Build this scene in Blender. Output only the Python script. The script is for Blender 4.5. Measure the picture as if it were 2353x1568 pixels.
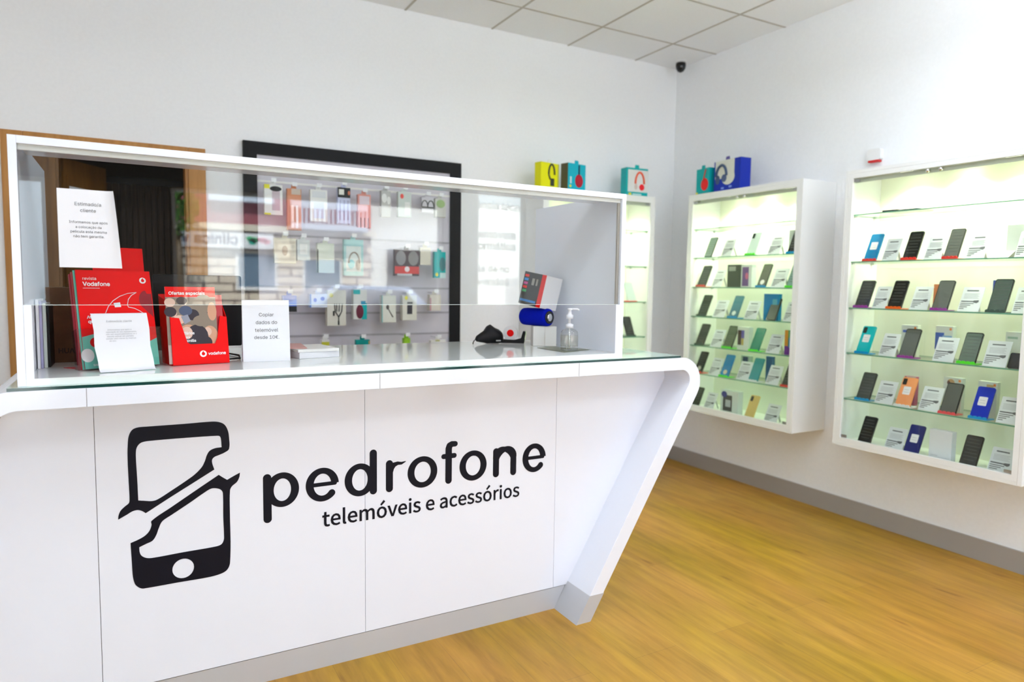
import bpy, math, random, os
from mathutils import Matrix, Vector
random.seed(7)
for o in list(bpy.data.objects): bpy.data.objects.remove(o)
C = bpy.context.scene.collection
SC = bpy.context.scene

# ------------------------------------------------------------------ camera
HC = 1.35
yaw, pitch, roll = 5.06858543e-01, 7.95178482e-02, -1.38391524e-02
fw = Vector((math.sin(yaw)*math.cos(pitch), math.cos(yaw)*math.cos(pitch), -math.sin(pitch)))
rt = Vector((math.cos(yaw), -math.sin(yaw), 0)); dn = fw.cross(rt)
r2 = rt*math.cos(roll) + dn*math.sin(roll); d2 = -rt*math.sin(roll) + dn*math.cos(roll)
cam = bpy.data.objects.new('camera', bpy.data.cameras.new('camera')); C.objects.link(cam)
cam.data.sensor_width = 36; cam.data.lens = 1573.9*36/2353
M = Matrix.Identity(4)
for i in range(3):
    M[i][0] = r2[i]; M[i][1] = -d2[i]; M[i][2] = -fw[i]
M[2][3] = HC
cam.matrix_world = M
cam.data.clip_start = .05
cam.data.dof.use_dof = True; cam.data.dof.focus_distance = 2.3; cam.data.dof.aperture_fstop = 2.0
SC.camera = cam
# ------------------------------------------------------------------ colour management, light
SC.view_settings.view_transform = 'Standard'
SC.view_settings.look = 'None'
SC.view_settings.exposure = 0.22
SC.view_settings.gamma = 1.0
SC.view_settings.use_curve_mapping = False
SC.cycles.use_denoising = True
SC.cycles.max_bounces = 14
SC.cycles.transparent_max_bounces = 24
SC.cycles.diffuse_bounces = 6
w = bpy.data.worlds.new('sky'); SC.world = w; w.use_nodes = True
bg = w.node_tree.nodes['Background']
bg.inputs[0].default_value = (.72, .85, 1.0, 1); bg.inputs[1].default_value = 4.7
def light(name, kind, loc, rot, power, color=(1, 1, 1), **kw):
    l = bpy.data.lights.new(name, kind); l.energy = power; l.color = color
    for k, v in kw.items(): setattr(l, k, v)
    o = bpy.data.objects.new(name, l); C.objects.link(o); o.location = loc; o.rotation_euler = rot
    return o
# sun stands behind the shop and lights the house fronts across the street
light('sun', 'SUN', (0, 0, 20), (math.radians(-42), 0, math.radians(14)), 24, (1, .96, .9), angle=.01)
# daylight entering by the shop windows (portals only steer the sky light)
for nm, x0, x1, z0, z1 in (('window_portal', .34, 2.74, .1, 2.12), ('window_portal', -1.6, -.6, .1, 2.12), ('window_portal', 3.16, 3.70, .1, 2.31)):
    p = light(nm, 'AREA', ((x0+x1)/2, -2.02, (z0+z1)/2), (math.radians(90), 0, math.radians(180)), 1, shape='RECTANGLE', size=x1-x0, size_y=z1-z0)
    p.data.cycles.is_portal = True

# ------------------------------------------------------------------ helpers
MATS = {}
def mat(name, col, rough=.5, metal=0, spec=.5, emit=None, estr=0, coat=0, alpha=None):
    if name in MATS: return MATS[name]
    m = bpy.data.materials.new(name); m.use_nodes = True
    b = m.node_tree.nodes['Principled BSDF']
    b.inputs['Base Color'].default_value = (*col, 1); b.inputs['Roughness'].default_value = rough
    b.inputs['Metallic'].default_value = metal; b.inputs['Specular IOR Level'].default_value = spec
    b.inputs['Coat Weight'].default_value = coat
    if emit: b.inputs['Emission Color'].default_value = (*emit, 1); b.inputs['Emission Strength'].default_value = estr
    m.diffuse_color = (*col, 1)
    MATS[name] = m
    return m
def noise_mat(name, c1, c2, scale=(1, 1, 1), nscale=8, rough=.5, bump=0, detail=6, spec=.5, coat=0):
    m = mat(name, c1, rough, spec=spec, coat=coat); nt = m.node_tree; b = nt.nodes['Principled BSDF']
    tc = nt.nodes.new('ShaderNodeTexCoord'); mp = nt.nodes.new('ShaderNodeMapping'); n = nt.nodes.new('ShaderNodeTexNoise'); r = nt.nodes.new('ShaderNodeValToRGB')
    mp.inputs['Scale'].default_value = scale; n.inputs['Scale'].default_value = nscale; n.inputs['Detail'].default_value = detail
    nt.links.new(tc.outputs['Object'], mp.inputs[0]); nt.links.new(mp.outputs[0], n.inputs['Vector']); nt.links.new(n.outputs['Fac'], r.inputs[0])
    r.color_ramp.elements[0].position = .35; r.color_ramp.elements[1].position = .65
    r.color_ramp.elements[0].color = (*c1, 1); r.color_ramp.elements[1].color = (*c2, 1)
    nt.links.new(r.outputs[0], b.inputs['Base Color'])
    if bump:
        bp = nt.nodes.new('ShaderNodeBump'); bp.inputs['Strength'].default_value = bump; bp.inputs['Distance'].default_value = .002
        nt.links.new(n.outputs['Fac'], bp.inputs['Height']); nt.links.new(bp.outputs[0], b.inputs['Normal'])
    return m
def glass_mat(name, tint=(1, 1, 1), f0=.07, power=5.0):
    """thin clear glass: clear film plus a mirror reflection that grows towards grazing angles"""
    m = bpy.data.materials.new(name); m.use_nodes = True; nt = m.node_tree; nt.nodes.clear()
    out = nt.nodes.new('ShaderNodeOutputMaterial'); mix = nt.nodes.new('ShaderNodeMixShader')
    tr = nt.nodes.new('ShaderNodeBsdfTransparent'); gl = nt.nodes.new('ShaderNodeBsdfGlossy')
    tr.inputs[0].default_value = (*tint, 1); gl.inputs['Roughness'].default_value = 0.0
    lw = nt.nodes.new('ShaderNodeLayerWeight'); lw.inputs[0].default_value = .5
    p = nt.nodes.new('ShaderNodeMath'); p.operation = 'POWER'; p.inputs[1].default_value = power
    ma = nt.nodes.new('ShaderNodeMath'); ma.operation = 'MULTIPLY_ADD'; ma.inputs[1].default_value = 1-f0; ma.inputs[2].default_value = f0
    nt.links.new(lw.outputs['Facing'], p.inputs[0]); nt.links.new(p.outputs[0], ma.inputs[0]); nt.links.new(ma.outputs[0], mix.inputs[0])
    nt.links.new(tr.outputs[0], mix.inputs[1]); nt.links.new(gl.outputs[0], mix.inputs[2]); nt.links.new(mix.outputs[0], out.inputs[0])
    MATS[name] = m
    return m

OFF = {}
def tag(o, label=None, cat=None, group=None, kind=None):
    if label: o['label'] = label
    if cat: o['category'] = cat
    if group: o['group'] = group
    if kind: o['kind'] = kind
    return o
def thing(name, label, cat, loc=(0, 0, 0), rz=0, group=None):
    o = bpy.data.objects.new(name, None); C.objects.link(o); o.location = loc; o.rotation_euler = (0, 0, rz)
    o.empty_display_size = .05; OFF[o.name] = Vector(loc)
    return tag(o, label, cat, group)
def fillet(pts, radii, n=7):
    out = []; N = len(pts)
    for i in range(N):
        p = Vector(pts[i]); a = Vector(pts[i-1]); b = Vector(pts[(i+1) % N]); r = radii[i] if isinstance(radii, (list, tuple)) else radii
        if r <= 0: out.append((p.x, p.y)); continue
        u = (a-p).normalized(); v = (b-p).normalized(); ang = math.acos(max(-1, min(1, u.dot(v))))
        t = r/math.tan(ang/2); c = p+(u+v).normalized()*(r/math.sin(ang/2))
        s = p+u*t; e = p+v*t; a0 = math.atan2(s.y-c.y, s.x-c.x); a1 = math.atan2(e.y-c.y, e.x-c.x)
        d = (a1-a0+math.pi) % (2*math.pi)-math.pi
        for k in range(n+1):
            q = a0+d*k/n; out.append((c.x+r*math.cos(q), c.y+r*math.sin(q)))
    return out
def rrect(x0, x1, z0, z1, r, n=5):
    return fillet([(x0, z0), (x1, z0), (x1, z1), (x0, z1)], r, n)
def circ(cx, cz, r, n=24, rz=None):
    rz = rz or r
    return [(cx+r*math.cos(i*2*math.pi/n), cz+rz*math.sin(i*2*math.pi/n)) for i in range(n)]
class MB:
    def __init__(s): s.v = []; s.f = []; s.m = []; s.X = None; s.sm = []
    def add(s, vs, fs, mi=0, smooth=False):
        k = len(s.v)
        s.v += [(s.X @ Vector(v)) if s.X else Vector(v) for v in vs]
        s.f += [tuple(i+k for i in f) for f in fs]; s.m += [mi]*len(fs); s.sm += [smooth]*len(fs)
        return s
    def box(s, x0, x1, y0, y1, z0, z1, mi=0):
        return s.add([(x0, y0, z0), (x1, y0, z0), (x1, y1, z0), (x0, y1, z0), (x0, y0, z1), (x1, y0, z1), (x1, y1, z1), (x0, y1, z1)],
                     [(3, 2, 1, 0), (4, 5, 6, 7), (0, 1, 5, 4), (1, 2, 6, 5), (2, 3, 7, 6), (3, 0, 4, 7)], mi)
    def prism(s, poly, a, b, axis='y', mi=0, smooth=False):
        n = len(poly)
        f = {'y': lambda p, t: (p[0], t, p[1]), 'x': lambda p, t: (t, p[0], p[1]), 'z': lambda p, t: (p[0], p[1], t)}[axis]
        vs = [f(p, a) for p in poly]+[f(p, b) for p in poly]
        s.add(vs, [tuple(range(n)), tuple(range(2*n-1, n-1, -1))], mi)
        k = len(s.v)-2*n
        for i in range(n):
            j = (i+1) % n; s.f.append((k+i, k+n+i, k+n+j, k+j)); s.m.append(mi); s.sm.append(smooth)
        return s
    def tube(s, pts, r, n=10, mi=0, cap=True):
        pts = [Vector(p) for p in pts]; R = r if isinstance(r, (list, tuple)) else [r]*len(pts)
        vs = []; fs = []; prev = None
        for i, p in enumerate(pts):
            d = (pts[min(i+1, len(pts)-1)]-pts[max(i-1, 0)]).normalized()
            if prev is None: u = d.orthogonal().normalized()
            else: u = (prev-d*prev.dot(d)).normalized()
            prev = u; v = d.cross(u)
            for k in range(n):
                a = 2*math.pi*k/n; vs.append(p+(u*math.cos(a)+v*math.sin(a))*R[i])
        for i in range(len(pts)-1):
            for k in range(n):
                fs.append((i*n+k, i*n+(k+1) % n, (i+1)*n+(k+1) % n, (i+1)*n+k))
        s.add(vs, fs, mi, True)
        if cap:
            k = len(s.v)-len(vs); s.f.append(tuple(k+i for i in range(n-1, -1, -1))); s.f.append(tuple(k+len(vs)-n+i for i in range(n))); s.m += [mi, mi]; s.sm += [False, False]
        return s
    def lathe(s, prof, c=(0, 0, 0), n=28, mi=0, axis='z'):
        vs = []; fs = []
        for r, h in prof:
            for k in range(n):
                a = 2*math.pi*k/n; p = (r*math.cos(a), r*math.sin(a), h)
                if axis == 'x': p = (h, r*math.cos(a), r*math.sin(a))
                if axis == 'y': p = (r*math.cos(a), h, -r*math.sin(a))
                vs.append((p[0]+c[0], p[1]+c[1], p[2]+c[2]))
        for i in range(len(prof)-1):
            for k in range(n): fs.append((i*n+k, i*n+(k+1) % n, (i+1)*n+(k+1) % n, (i+1)*n+k))
        s.add(vs, fs, mi, True)
        k = len(s.v)-len(vs)
        s.f.append(tuple(k+i for i in range(n-1, -1, -1))); s.f.append(tuple(k+len(vs)-n+i for i in range(n))); s.m += [mi, mi]; s.sm += [False, False]
        return s
    def build(s, name, mats, parent=None, world=False, bevel=0, loc=None, rot=None):
        if not isinstance(mats, (list, tuple)): mats = [mats]
        me = bpy.data.meshes.new(name); off = Vector((0, 0, 0))
        if parent is not None and world: off = OFF.get(parent.name, off)
        me.from_pydata([tuple(v-off) for v in s.v], [], s.f)
        for m in mats: me.materials.append(m)
        for p, mi, sm in zip(me.polygons, s.m, s.sm): p.material_index = mi; p.use_smooth = sm
        me.update()
        o = bpy.data.objects.new(name, me); C.objects.link(o)
        if parent is not None:
            o.parent = parent; OFF[o.name] = OFF.get(parent.name, Vector((0, 0, 0))) if world else Vector((0, 0, 0))
        if bevel:
            b = o.modifiers.new('bevel', 'BEVEL'); b.width = bevel; b.segments = 2; b.limit_method = 'ANGLE'; b.angle_limit = .6
        if loc is not None: o.location = loc
        if rot is not None: o.rotation_euler = rot
        return o
def struct(name, mb, m, bevel=0):
    o = mb.build(name, m, bevel=bevel); o['kind'] = 'structure'; return o
FONTS = {}
def font(fn):
    if fn not in FONTS:
        try: FONTS[fn] = bpy.data.fonts.load(os.path.join(bpy.utils.system_resource('DATAFILES'), 'fonts', fn))
        except Exception: FONTS[fn] = None
    return FONTS[fn]
def curve_mesh(cu, name):
    o = bpy.data.objects.new('tmp', cu); C.objects.link(o)
    dg = bpy.context.evaluated_depsgraph_get(); dg.update()
    me = bpy.data.meshes.new_from_object(o.evaluated_get(dg)); me.name = name
    bpy.data.objects.remove(o); bpy.data.curves.remove(cu)
    return me
def text_mesh(body, size=1, align='CENTER', fn='Inter.woff2', width=None, height=None, space=1.0, line=1.0, bold=0):
    cu = bpy.data.curves.new('txt', 'FONT'); cu.body = body; cu.size = size; cu.align_x = align; cu.space_character = space; cu.space_line = line
    cu.offset = bold; cu.resolution_u = 3
    if fn and font(fn): cu.font = font(fn)
    me = curve_mesh(cu, 'txt')
    if width and me.vertices:
        xs = [v.co.x for v in me.vertices]; k = width/(max(xs)-min(xs))
        ys = [v.co.y for v in me.vertices]; ky = k if not height else height/(max(ys)-min(ys))
        for v in me.vertices: v.co.x *= k; v.co.y *= ky
    return me
def add_text(mb, body, M4, mi=0, thick=.0004, **kw):
    """lettering laid in the plane x (right), z (up) of the frame M4, facing -y, with a real thickness"""
    me = text_mesh(body, **kw)
    vs = [M4 @ Vector((v.co.x, 0, v.co.y)) for v in me.vertices]; n = len(vs)
    dv = M4.to_3x3() @ Vector((0, -thick, 0))
    fs = [tuple(p.vertices) for p in me.polygons]
    mb.add([v+dv for v in vs], fs, mi)
    bpy.data.meshes.remove(me)
def T(x=0, y=0, z=0): return Matrix.Translation((x, y, z))
def RX(a): return Matrix.Rotation(a, 4, 'X')
def RZ(a): return Matrix.Rotation(a, 4, 'Z')

# ------------------------------------------------------------------ materials
WALL = noise_mat('wall_paint', (.88, .885, .90), (.90, .905, .92), nscale=60, rough=.55, bump=.05)
CEIL = noise_mat('ceiling_tile', (.88, .885, .90), (.91, .915, .93), nscale=120, rough=.8, bump=.1)
GRID = mat('ceiling_grid', (.50, .47, .42), .6)
WHITE = mat('white_lacquer', (.83, .86, .95), .18, coat=.3)
WHITE2 = mat('white_melamine', (.84, .84, .83), .35)
TOP = mat('counter_top_white', (.80, .83, .81), .06, spec=.8)
DARKSEAM = mat('seam', (.18, .18, .2), .6)
PLINTH = mat('brushed_aluminium', (.56, .57, .60), .38, metal=.25)
BLACKV = mat('black_vinyl', (.006, .006, .012), .4, spec=.15)
BLACK = mat('black_plastic', (.007, .007, .008), .4, spec=.25)
BLACKG = mat('black_gloss', (.008, .008, .010), .08)
BLACKF = mat('black_frame', (.006, .006, .007), .5, spec=.2)
BASE = mat('skirting', (.36, .33, .30), .45)
PAPER = mat('paper', (.80, .80, .84), .6)
INK = mat('ink', (.10, .10, .11), .6)
INKL = mat('ink_light', (.32, .32, .34), .6)
RED = mat('brand_red', (.84, .0, .0), .45, spec=.15)
RED2 = mat('red_side', (.50, .02, .03), .4)
WPRINT = mat('white_print', (.85, .85, .85), .5)
BLUE = mat('blue_fabric', (.0, .008, .40), .7, spec=.1)
GREY = mat('grey_metal', (.45, .45, .45), .3, metal=.8)
CHROME = mat('chrome', (.7, .7, .7), .12, metal=1)
GLASS = glass_mat('clear_glass', (.985, .995, .99), .045)
CGLASS = glass_mat('cabinet_glass', (.985, 1, .985), .02)
SHELFG = glass_mat('shelf_glass', (.975, .995, .975), .02, 6)
ACRYL = glass_mat('acrylic', (.96, .96, .96), .04)
EDGE = mat('green_glass_edge', (.10, .30, .20), .15, spec=.8)
EDGED = mat('dark_glass_edge', (.005, .05, .045), .1, spec=.8)
DOORW = noise_mat('orange_wood', (.40, .17, .03), (.50, .23, .05), (12, 12, 1), 3, .4, spec=.4)
LEAFW = noise_mat('brown_door', (.13, .052, .006), (.17, .072, .010), (10, 10, 1), 3, .45)
CURT = noise_mat('dark_brown_strips', (.030, .016, .008), (.075, .042, .024), (60, 60, .4), 3, .7)
SLAT = mat('slatwall_lilac', (.60, .57, .63), .45)
GROOVE = mat('slat_groove', (.38, .36, .40), .4)
CARDB = noise_mat('cardboard', (.13, .06, .025), (.16, .075, .03), nscale=30, rough=.8)
CABIN = mat('cabinet_inner', (.93, .95, .82), .5)

def wood_floor():
    m = mat('wood_floor', (.5, .3, .1), .36, spec=.3); nt = m.node_tree; b = nt.nodes['Principled BSDF']; L = nt.links.new
    tc = nt.nodes.new('ShaderNodeTexCoord')
    def mapping(s):
        mp = nt.nodes.new('ShaderNodeMapping'); mp.inputs['Scale'].default_value = s; L(tc.outputs['Object'], mp.inputs[0]); return mp
    br = nt.nodes.new('ShaderNodeTexBrick'); mr = nt.nodes.new('ShaderNodeMapping'); mr.inputs['Rotation'].default_value = (0, 0, math.pi/2)
    mr.inputs['Location'].default_value = (0, .79, 0)
    L(tc.outputs['Object'], mr.inputs[0]); L(mr.outputs[0], br.inputs['Vector'])
    br.inputs['Scale'].default_value = 1; br.inputs['Brick Width'].default_value = 1.25; br.inputs['Row Height'].default_value = .197
    br.inputs['Mortar Size'].default_value = .0009; br.inputs['Bias'].default_value = 0
    br.inputs['Color1'].default_value = (.50, .275, .022, 1); br.inputs['Color2'].default_value = (.45, .235, .016, 1); br.inputs['Mortar'].default_value = (.34, .18, .02, 1)
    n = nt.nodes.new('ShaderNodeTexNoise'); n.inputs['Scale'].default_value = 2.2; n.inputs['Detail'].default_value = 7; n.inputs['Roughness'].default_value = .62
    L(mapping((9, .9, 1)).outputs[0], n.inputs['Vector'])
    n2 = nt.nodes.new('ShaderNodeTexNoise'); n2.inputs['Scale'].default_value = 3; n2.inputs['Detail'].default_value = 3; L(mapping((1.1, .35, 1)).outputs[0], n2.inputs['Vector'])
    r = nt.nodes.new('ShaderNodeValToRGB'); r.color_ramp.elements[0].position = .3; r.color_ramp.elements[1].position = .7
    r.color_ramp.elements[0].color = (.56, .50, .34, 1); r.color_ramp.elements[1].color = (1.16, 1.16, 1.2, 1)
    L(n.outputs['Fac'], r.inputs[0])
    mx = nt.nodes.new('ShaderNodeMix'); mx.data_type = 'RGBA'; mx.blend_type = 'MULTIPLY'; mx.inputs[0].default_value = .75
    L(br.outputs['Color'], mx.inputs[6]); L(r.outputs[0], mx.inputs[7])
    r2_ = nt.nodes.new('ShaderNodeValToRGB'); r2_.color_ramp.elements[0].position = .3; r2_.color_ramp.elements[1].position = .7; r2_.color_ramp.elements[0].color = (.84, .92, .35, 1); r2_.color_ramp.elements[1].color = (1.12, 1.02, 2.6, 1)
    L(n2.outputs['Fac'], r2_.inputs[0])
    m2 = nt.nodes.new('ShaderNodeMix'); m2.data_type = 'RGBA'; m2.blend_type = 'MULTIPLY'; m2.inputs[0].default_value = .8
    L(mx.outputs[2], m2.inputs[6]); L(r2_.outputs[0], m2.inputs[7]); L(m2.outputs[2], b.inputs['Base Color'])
    # short dark pore streaks and knots
    n3 = nt.nodes.new('ShaderNodeTexNoise'); n3.inputs['Scale'].default_value = 6; n3.inputs['Detail'].default_value = 2; L(mapping((2.6, .55, 1)).outputs[0], n3.inputs['Vector'])
    r3 = nt.nodes.new('ShaderNodeValToRGB'); r3.color_ramp.elements[0].position = .66; r3.color_ramp.elements[1].position = .76
    r3.color_ramp.elements[0].color = (1, 1, 1, 1); r3.color_ramp.elements[1].color = (.62, .54, .45, 1); L(n3.outputs['Fac'], r3.inputs[0])
    m3 = nt.nodes.new('ShaderNodeMix'); m3.data_type = 'RGBA'; m3.blend_type = 'MULTIPLY'; m3.inputs[0].default_value = 1
    L(m2.outputs[2], m3.inputs[6]); L(r3.outputs[0], m3.inputs[7]); L(m3.outputs[2], b.inputs['Base Color'])
    return m
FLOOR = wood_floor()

# ------------------------------------------------------------------ room shell
XR, YB, ZC, XL, YF = 3.727, 4.15, 3.04, -2.6, -2.0
struct('floor', MB().box(XL-.1, XR+.1, YF-.1, 6.2, -.05, 0), FLOOR)
struct('ceiling', MB().box(XL-.1, XR+.1, YF-.1, 6.2, ZC, ZC+.08), CEIL)
g = MB()
x = 2.12-.6*8
while x < XR:
    if x > XL: g.box(x-.006, x+.006, YF, YB, ZC-.004, ZC+.001)
    x += .6
y = 3.745-.6*9
while y < YB:
    g.box(XL, XR, y-.006, y+.006, ZC-.0035, ZC+.001)
    y += .6
struct('trim_1', g, GRID)
b = MB(); b.box(XL, -.46, YB, YB+.14, 0, ZC); b.box(.30, XR+.14, YB, YB+.14, 0, ZC); b.box(-.46, .30, YB, YB+.14, 2.0, ZC)
struct('wall_back', b, WALL)
struct('wall_right', MB().box(XR, XR+.14, YF-.14, YB, 0, ZC), WALL)
struct('wall_left', MB().box(XL-.14, XL, YF-.14, YB+.14, 0, ZC), WALL)
b = MB(); b.box(XL, -1.62, YF-.14, YF, 0, ZC); b.box(-1.62, 2.76, YF-.14, YF, 2.14, ZC); b.box(-.56, .31, YF-.14, YF, .08, 2.14); b.box(2.76, 3.14, YF-.14, YF, 0, ZC)
b.box(3.14, XR, YF-.14, YF, 2.33, ZC); b.box(-1.62, 2.76, YF-.14, YF, 0, .08); b.box(3.14, XR, YF-.14, YF, 0, .08)
struct('wall_front', b, mat('front_wall_dark', (.07, .065, .06), .6))
# back room behind the open door
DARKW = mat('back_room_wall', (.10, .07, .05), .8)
b = MB(); b.box(XL, XL+.05, 4.29, 6.2, 0, 2.6); b.box(1.3, 1.35, 4.29, 6.2, 0, 2.6); b.box(XL, 1.35, 6.15, 6.2, 0, 2.6); b.box(XL, 1.35, 4.29, 6.2, 2.6, 2.65)
struct('wall_back_room', b, DARKW)
struct('baseboard_right', MB().box(XR-.014, XR, YF, YB-.014, 0, .108), BASE)
struct('baseboard_back', MB().box(.371, XR, YB-.014, YB, 0, .108), BASE)
# shop front glazing
FRAME = mat('window_frame_grey', (.42, .42, .43), .4, metal=.3)
def window(name, x0, x1, z0, z1, mull=()):
    o = tag(bpy.data.objects.new(name, None), kind='structure'); C.objects.link(o); o.location = (x0, YF-.07, z0); OFF[o.name] = Vector(o.location)
    b = MB(); t = .03; y0, y1 = YF-.1, YF-.04
    b.box(x0, x1, y0, y1, z0, z0+t); b.box(x0, x1, y0, y1, z1-t, z1); b.box(x0, x0+t, y0, y1, z0+t, z1-t); b.box(x1-t, x1, y0, y1, z0+t, z1-t)
    for m_ in mull: b.box(m_-t/2, m_+t/2, y0, y1, z0+t, z1-t)
    tag(b.build('window_frame', WPRINT, o, world=True), kind='structure')
    tag(MB().box(x0+t, x1-t, YF-.075, YF-.067, z0+t, z1-t).build('pane', CGLASS, o, world=True), kind='structure')
    return o
window('window_1', .31, 2.76, .08, 2.14)
window('window_3', -1.62, -.56, .08, 2.14)
w2 = window('window_2', 3.14, XR, .08, 2.33)
b = MB(); VINYL = mat('grey_window_vinyl', (.25, .25, .26), .5)
for s, xx, zz, wd in (('ência técn', 3.42, 2.16, .52), ('emóveis', 3.41, 1.855, .44), ('ormática', 3.41, 1.735, .45), ('da de no', 3.36, 1.50, .40), ('vendos', 3.37, 1.36, .38)):
    add_text(b, s, T(xx, YF-.077, zz), width=wd, bold=.02)
b.build('vinyl_lettering', VINYL, w2, world=True)

# ------------------------------------------------------------------ door and back room things
d = bpy.data.objects.new('door_1', None); C.objects.link(d); d['kind'] = 'structure'; d.location = (-.46, YB, 0); OFF[d.name] = Vector(d.location)
b = MB(); yf0, yf1 = YB-.02, YB+.15
b.box(-.534, -.445, yf0, YB-.0005, 0, 2.072); b.box(.285, .371, yf0, YB-.0005, 0, 2.072); b.box(-.445, .285, yf0, YB-.0005, 1.985, 2.072)
b.box(-.46, -.44, YB-.0005, yf1, 0, 2.0); b.box(.27, .30, YB-.0005, yf1, 0, 2.0); b.box(-.44, .27, YB-.0005, yf1, 1.986, 2.0)
b.build('door_frame', DOORW, d, world=True, bevel=.003)
b = MB(); b.box(-.4395, -.305, YB+.02, YB+.15, .002, 1.985); b.box(-.345, -.318, YB+.010, YB+.02, .002, 1.985); b.build('side_panel', LEAFW, d, world=True)
lf = MB(); lf.X = T(-.295, YB+.155, 0) @ RZ(math.radians(57))
lf.box(0, .34, 0, .035, .01, 1.985)
lf.box(.02, .028, -.004, 0, .1, 1.9); lf.box(.31, .318, -.004, 0, .1, 1.9)
leaf = lf.build('door_leaf', LEAFW, d, world=True)
hb = MB(); hb.X = lf.X; hb.tube([(.29, 0, 1.02), (.29, -.05, 1.02), (.20, -.05, 1.02)], .009); hb.build('handle', CHROME, leaf, world=True)
t = thing('strip_curtain', 'dark brown strip curtain hanging behind the open door', 'curtain', (0, 5.0, 0))
b = MB()
for i in range(12):
    xx = -.12+i*.035; b.box(xx, xx+.03, 4.93+(i % 2)*.012, 4.94+(i % 2)*.012, .02, 1.95)
b.build('strips', CURT, t, world=True)
MB().box(-.16, .34, 4.92, 4.96, 1.95, 1.99).build('rail', BLACK, t, world=True)
MB().tube([(-.10, 4.94, 0), (-.10, 4.94, 1.96)], .008).build('pole', BLACK, t, world=True)
b = MB(); b.X = T(-.295, YB+.155, 0) @ RZ(math.radians(57)); b.box(.035, .24, -.006, -.0045, 1.60, 1.845)
tag(b.build('door_notice', PAPER), 'white paper notice on the brown door leaf, above the taped sheet', 'paper')

# ------------------------------------------------------------------ slatwall display board
bd = thing('slatwall_board', 'lilac grey slatwall board in a wide black frame on the back wall', 'display board', (1.22, YB, 1.5))
MB().box(.634, 1.818, YB-.02, YB-.001, .80, 2.07).build('panel', SLAT, bd, world=True)
b = MB(); b.box(.562, 1.892, YB-.035, YB-.001, 2.07, 2.14); b.box(.562, 1.892, YB-.035, YB-.001, .73, .80)
b.box(.562, .634, YB-.035, YB-.001, .80, 2.07); b.box(1.818, 1.892, YB-.035, YB-.001, .80, 2.07)
b.build('frame', BLACKF, bd, world=True)
LIGHTG = mat('slat_insert', (.78, .76, .72), .3)
for z in (1.925, 1.625, 1.33, 1.175, 1.04):
    MB().box(.634, 1.818, YB-.0225, YB-.02, z-.006, z+.006).build('slat_groove', LIGHTG if z > 1.9 else GROOVE, bd, world=True)
TAGM = mat('clear_tag', (.85, .86, .88), .2)

# ------------------------------------------------------------------ packs
def colm(c, rough=.4): return mat('col_%d_%d_%d' % tuple(int(v*255) for v in c), c, rough, spec=.3)
def pack(name, label, cat, cx, top, w, h, depth, base, feats, y=4.0, group='accessory packs on the slatwall', hook=True, side=None):
    t = thing(name, label, cat, (cx, y, top-h), 0, group)
    b = MB(); b.box(-w/2, w/2, 0, depth, 0, h)
    if hook: b.prism(fillet([(-.016, h), (.016, h), (.012, h+.022), (-.012, h+.022)], .004, 3), depth*.45, depth*.45+.002)
    b.build('box', base, t, bevel=.001)
    if feats:
        b = MB(); ms = []
        for i, ft in enumerate(feats):
            kind, c, x0, z0, x1, z1 = ft[:6]; m_ = colm(c)
            if m_ not in ms: ms.append(m_)
            mi = ms.index(m_); X0, X1, Z0, Z1 = (x0-.5)*w, (x1-.5)*w, z0*h, z1*h; e = -.0006-.0003*i
            if kind == 'r': b.prism([(X0, Z0), (X1, Z0), (X1, Z1), (X0, Z1)], e, 0, mi=mi)
            elif kind == 'o': b.prism(circ((X0+X1)/2, (Z0+Z1)/2, (X1-X0)/2, 20, (Z1-Z0)/2), e, 0, mi=mi)
            elif kind == 'a':   # headband arc
                cx_, cz_ = (X0+X1)/2, Z0; rx, rz = (X1-X0)/2, (Z1-Z0)
                b.tube([(cx_+rx*math.cos(q), e-.001, cz_+rz*math.sin(q)) for q in [math.pi*k/14 for k in range(15)]], w*.035, 6, mi=mi)
            elif kind == 'l':   # line
                b.tube([(X0, e-.001, Z0), (X1, e-.001, Z1)], w*.025, 6, mi=mi)
        b.build('artwork', ms, t)
    if hook:
        hk = MB(); hk.tube([(cx, YB-.02, top+.013), (cx, y-.012, top+.013), (cx, y-.016, top+.03)], .0022, 6)
        hk.box(cx-.014, cx+.014, y-.0175, y-.016, top+.012, top+.034, 1)
        hk.build('hook', [CHROME, TAGM], bd, world=True)
    return t
W_ = (.80, .80, .78); K_ = (.008, .008, .008); TEAL = (.0, .42, .42); YEL = (.75, .70, .03); CRM = (.66, .62, .50)
wm = colm(W_); cm = colm(CRM)
rowp = {1: 'top row of the slatwall', 2: 'second row of the slatwall', 3: 'third row of the slatwall', 4: 'lowest row of the slatwall'}
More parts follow.
